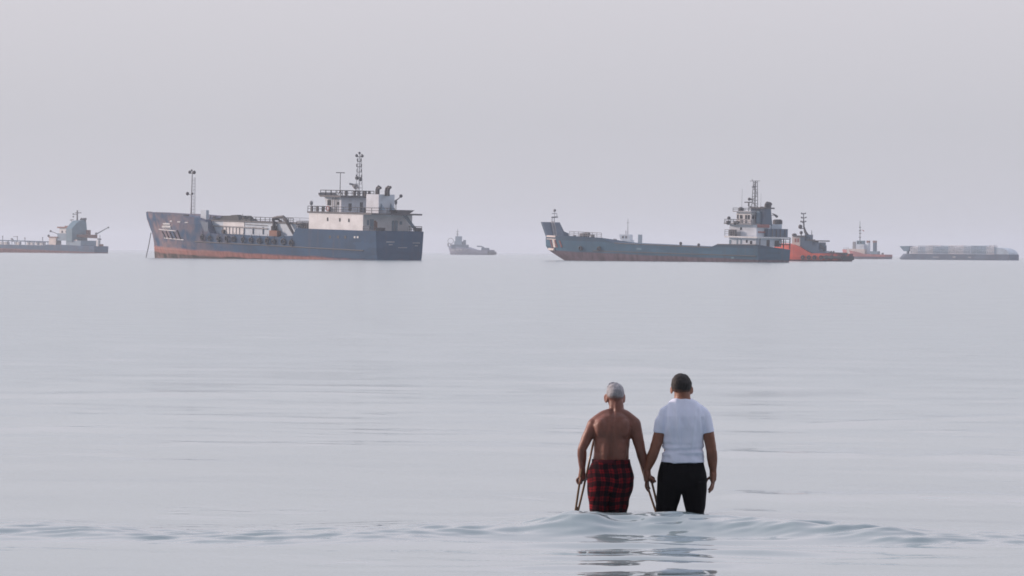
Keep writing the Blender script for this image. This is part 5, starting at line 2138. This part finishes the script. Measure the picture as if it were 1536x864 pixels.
elL, wrL = PB(981.5, 676, -.03), PB(970.5, 704, .03)
haLp = PB(968.5, 716, .05)
limb(mb, [PB(999, 626, -.01), PB(990.5, 647, -.025), elL], [.054, .050, .044], 18)
limb(mb, [elL, tuple(lit(elL, wrL, .35)), wrL], [.045, .046, .031], 16)
# left hand clasps the other man's fist from outside and above
pc = Vector(PB(971, 717, .035))
limb(mb, [wrL, tuple(pc)], [.030, .034], 14)
for k in range(4):
    limb(mb, [tuple(Vector(wrL).lerp(pc, .6) + Vector((.004, .018 * (k - 1.5), 0))), tuple(pc + Vector((.004 * k - .006, .020 * (k - 1.5), -.012)))], [.02, .016], 10)
    L_ = (.95, 1.1, 1.02, .84)[k]
    finger(mb, pc + Vector((.004 * k - .006, .020 * (k - 1.5), -.012)), [(-.25 + .12 * k, .0, -1), (.12, .1, -1), (.55, .15, -.8)], [.042 * L_, .032 * L_, .024 * L_], .0100)
finger(mb, pc + Vector((.014, -.028, .012)), [(.75, -.3, -.5), (.75, .25, -.6)], [.036, .032], .012)
elR, wrR = PB(1067.5, 677, -.03), PB(1069.5, 705, .03)
limb(mb, [PB(1053.5, 626, -.01), PB(1061.5, 647, -.025), elR], [.054, .050, .044], 18)
limb(mb, [elR, tuple(lit(elR, wrR, .35)), wrR], [.045, .046, .031], 16)
# right hand hangs relaxed, fingers slightly curled
pr_ = Vector(PB(1069.5, 718.5, .05))
limb(mb, [wrR, tuple(pr_)], [.030, .030], 14)
for k in range(4):
    kx = Vector((-.006 * (k - 1.5), .021 * (1.5 - k), 0))
    limb(mb, [tuple(Vector(wrR).lerp(pr_, .45) + kx * .8), tuple(pr_ + kx + Vector((0, 0, -.018)))], [.019, .0148], 10)
    L_ = (.92, 1.08, 1.0, .8)[k]
    finger(mb, pr_ + kx + Vector((0, 0, -.018)), [(-.08 - .05 * k, .06, -1), (-.28 - .05 * k, .08, -1), (-.6, .1, -.8)], [.042 * L_, .032 * L_, .024 * L_], .0098)
finger(mb, pr_ + Vector((-.022, .018, .018)), [(-.75, .35, -.7), (-.35, .2, -1)], [.036, .032], .0115)
leg(mb, (PB(1004, 700)[0], 0, .9), (PB(999.5, 700)[0], .03, .48), (PB(998, 700)[0], .02, .09), (.09, .06, .04))
leg(mb, (PB(1044, 700)[0], 0, .9), (PB(1042.5, 700)[0], .03, .48), (PB(1042, 700)[0], .02, .09), (.09, .06, .04))
bodyB = skin_up(mb, 'body', skin_brown, B.root, .0055, 6, lambda co, n: .002 * mnoise.noise(co * 24))
for s_ in (-1, 1):
    MB().ball(ThB(s_ * .031, .083, .008), (.012, .009, .008), 10, 7).build('eye', eye_white, bodyB, smooth=True)
dark_hair = hair_mat('black_hair', (0.012, 0.010, 0.010), (0.035, 0.030, 0.030), hcB.z - .036, (0.15, 0.068, 0.042))
mb = MB()
mb.ball((0, 0, 0), (.086, .106, .095), 26, 18)
for i_ in range(len(mb.v)):
    x, y, z = mb.v[i_]
    zmin = -.060 if y < -.02 else (-.060 + (y + .02) * 1.2)
    z = max(z, zmin) if z < 0 else z
    x = math.copysign(.0865 * (abs(x) / .0865) ** .82, x) if abs(x) > 1e-6 else x
    mb.v[i_] = ThB(x, y - .014, z + .026 - .008 * gs(x, .07, .05) * (z > .03))
skin_up(mb, 'hair', dark_hair, B.root, .005, 3, lambda co, n: .003 * mnoise.noise(co * 34) + .003 * mnoise.noise(co * 120))
# t-shirt: hollow body and sleeves, open at hem, neck and cuffs
mb = MB()
sh = [secb(991.5, 1056, 693, -.145, .165), secb(993, 1055.5, 688, -.14, .163), secb(994.5, 1054.5, 676, -.132, .158), secb(993, 1055.5, 660, -.142, .156), secb(992.5, 1058, 640, -.153, .148),
      secb(992.5, 1060, 624, -.142, .136), secb(997.5, 1055, 613, -.118, .116), secb(1003, 1046, 602.5, -.085, .09), secb(1009, 1038, 597.5, -.068, .08)]
sh.sort(key=lambda t: t[4])
rings(mb, sh, 36, 2.4)
limb(mb, [PB(1024, 605.5, -.01), PB(1008, 612, -.012), PB(998.5, 621, -.01)], [.046, .052, .060], 14)
limb(mb, [PB(1024, 605.5, -.01), PB(1042, 612, -.012), PB(1054, 621, -.01)], [.046, .052, .060], 14)
limb(mb, [PB(998, 624, -.01), PB(993, 636, -.02), PB(989.6, 650, -.025)], [.066, .066, .060], 20, cap=False)
mb.ball(PB(998, 624, -.01), .066, 14, 10)
limb(mb, [PB(1054.5, 624, -.01), PB(1059, 636, -.02), PB(1062.2, 650, -.025)], [.066, .066, .060], 20, cap=False)
mb.ball(PB(1054.5, 624, -.01), .066, 14, 10)
zhem = PB(1026, 693)[2]


def shirt_folds(co, n):
    d = .014 * mnoise.noise(Vector((co.x * 12, co.y * 6, co.z * 2.6)))
    d += .008 * mnoise.noise(Vector((co.x * 17 + co.z * 9, co.y * 8, co.z * 6 - co.x * 5)))
    low = gs(co.z, zhem + .10, .07)
    d += .024 * low * mnoise.noise(Vector((co.x * 5, co.y * 6, co.z * 26)))
    up = gs(co.z, zhem + .30, .16)
    cx = PB(1026, 650)[0]
    if n.y < 0:
        # gathers hanging from the shoulder blades
        for off, wd in ((-.115, .020), (-.05, .014), (.07, .017)):
            d += .017 * up * gs(co.x, cx + off + (co.z - 1.25) * off * 1.3, wd)
        d -= .008 * gs(co.x, cx - .01, .035) * gs(co.z, zhem + .32, .14)
    # armhole seams pull in
    for s_, c_ in ((-1, PB(997.5, 640)[0]), (1, PB(1053, 640)[0])):
        d -= .010 * gs(co.x, c_ - s_ * .02 * (co.z - zhem - .3) * 4, .012) * min(max((zhem + .50 - co.z) / .06, 0), 1) * min(max((co.z - zhem - .24) / .05, 0), 1)
    return d


skin_up(mb, 't_shirt', shirt_mat, B.root, .0055, 6, shirt_folds)
# black trousers
mb = MB()
pelvis = [secb(992, 1055.5, 690, -.125, .15), secb(989.5, 1056.5, 697, -.135, .15), secb(986.5, 1059, 708, -.155, .145), secb(985.8, 1060, 718, -.16, .14), secb(986.5, 1059.5, 728, -.155, .13), secb(992, 1056, 738, -.11, .10)]
pelvis.sort(key=lambda t: t[4])
rings(mb, pelvis, 32, 2.6)
cuff(mb, [secb(986, 1024, 722, -.15, .12), secb(985, 1022, 738, -.14, .12), secb(984.3, 1018, 755, -.12, .12), secb(984, 1013.5, 772, -.105, .115), secb(985.5, 1011, 800, -.09, .11), secb(988, 1009, 850, -.075, .09)])
cuff(mb, [secb(1021, 1060, 722, -.15, .12), secb(1022.5, 1059.5, 738, -.14, .12), secb(1026, 1058, 755, -.12, .12), secb(1029, 1055.5, 772, -.105, .115), secb(1031, 1054, 800, -.09, .11), secb(1033, 1052, 850, -.075, .09)])
skin_up(mb, 'trousers', black_cloth, B.root, .006, 4, lambda co, n: folds(co, n, amp=.007))

# ================= crutches
wood = new_mat('varnished_wood')
mtw, ntw, bw = wood
f1, _ = noise_fac(ntw, (60, 60, 3), 1.0, 4)
ntw.links.new(mixc(ntw, ramp(ntw, f1, .3, .7), (0.26, 0.155, 0.085), (0.15, 0.085, 0.045)), bw.inputs['Base Color'])
bw.inputs['Roughness'].default_value = .25


def make_crutch(name, label, top, grip_t, tip, yaw, length):
    """an underarm crutch in its own frame: tip at the origin, z up the shaft, bows apart along x"""
    root = empty(name, tip)
    zax = (Vector(top) - Vector(tip)).normalized()
    xax = Vector((math.cos(yaw), math.sin(yaw), 0))
    xax = (xax - zax * xax.dot(zax)).normalized()
    yax = zax.cross(xax)
    root.rotation_euler = Matrix((xax, yax, zax)).transposed().to_euler()
    tag(root, label, 'crutch', 'wooden underarm crutches')
    L_ = length
    zs = [.34 * L_, .46 * L_, .58 * L_, .72 * L_, .96 * L_]
    xs = [.012, .020, .033, .043, .052]
    for s_ in (-1, 1):
        MB().tube([(s_ * x, 0, z) for x, z in zip(xs, zs)], .0095, 8).build('upright', mtw, root, smooth=True)
    MB().tube([(0, 0, .02), (0, 0, .48 * L_)], .0105, 8).build('extension_post', mtw, root, smooth=True)
    MB().tube([(0, 0, 0), (0, 0, .05)], [.022, .016], 10).build('rubber_tip', M['rubber'], root, smooth=True)
    mb = MB()
    limb(mb, [(-.045, 0, L_ - .024), (0, 0, L_ - .028), (.045, 0, L_ - .024)], [.022, .024, .022], 12)
    mb.build('underarm_pad', M['rubber'], root, smooth=True)
    MB().tube([(-.045, 0, grip_t * L_), (.045, 0, grip_t * L_)], .015, 10).build('hand_grip', M['dark_grey'], root, smooth=True)
    return root


def span(top, grip):
    """continue the line pad-grip down to the sand"""
    top, grip = Vector(top), Vector(grip)
    d = grip - top
    t = (DEPTH - top.z) / d.z
    tip = top + d * t
    L_ = (tip - top).length
    return tip, L_, 1 - d.length / L_


gL = A.root.location + gripL
topL = place(888.5, 645, -.005)
tip, L_, gt = span(topL, gL)
make_crutch('crutch', 'wooden crutch on the shirtless man\'s free side, away from his companion', topL, gt, tip, .95, L_)
gR = A.root.location + gripR
topR = place(952.5, 648, .09)
tip, L_, gt = span(topR, gR)
make_crutch('crutch', 'wooden crutch between the two men, slanting down behind the black trousers', topR, gt, tip, -.95, L_)
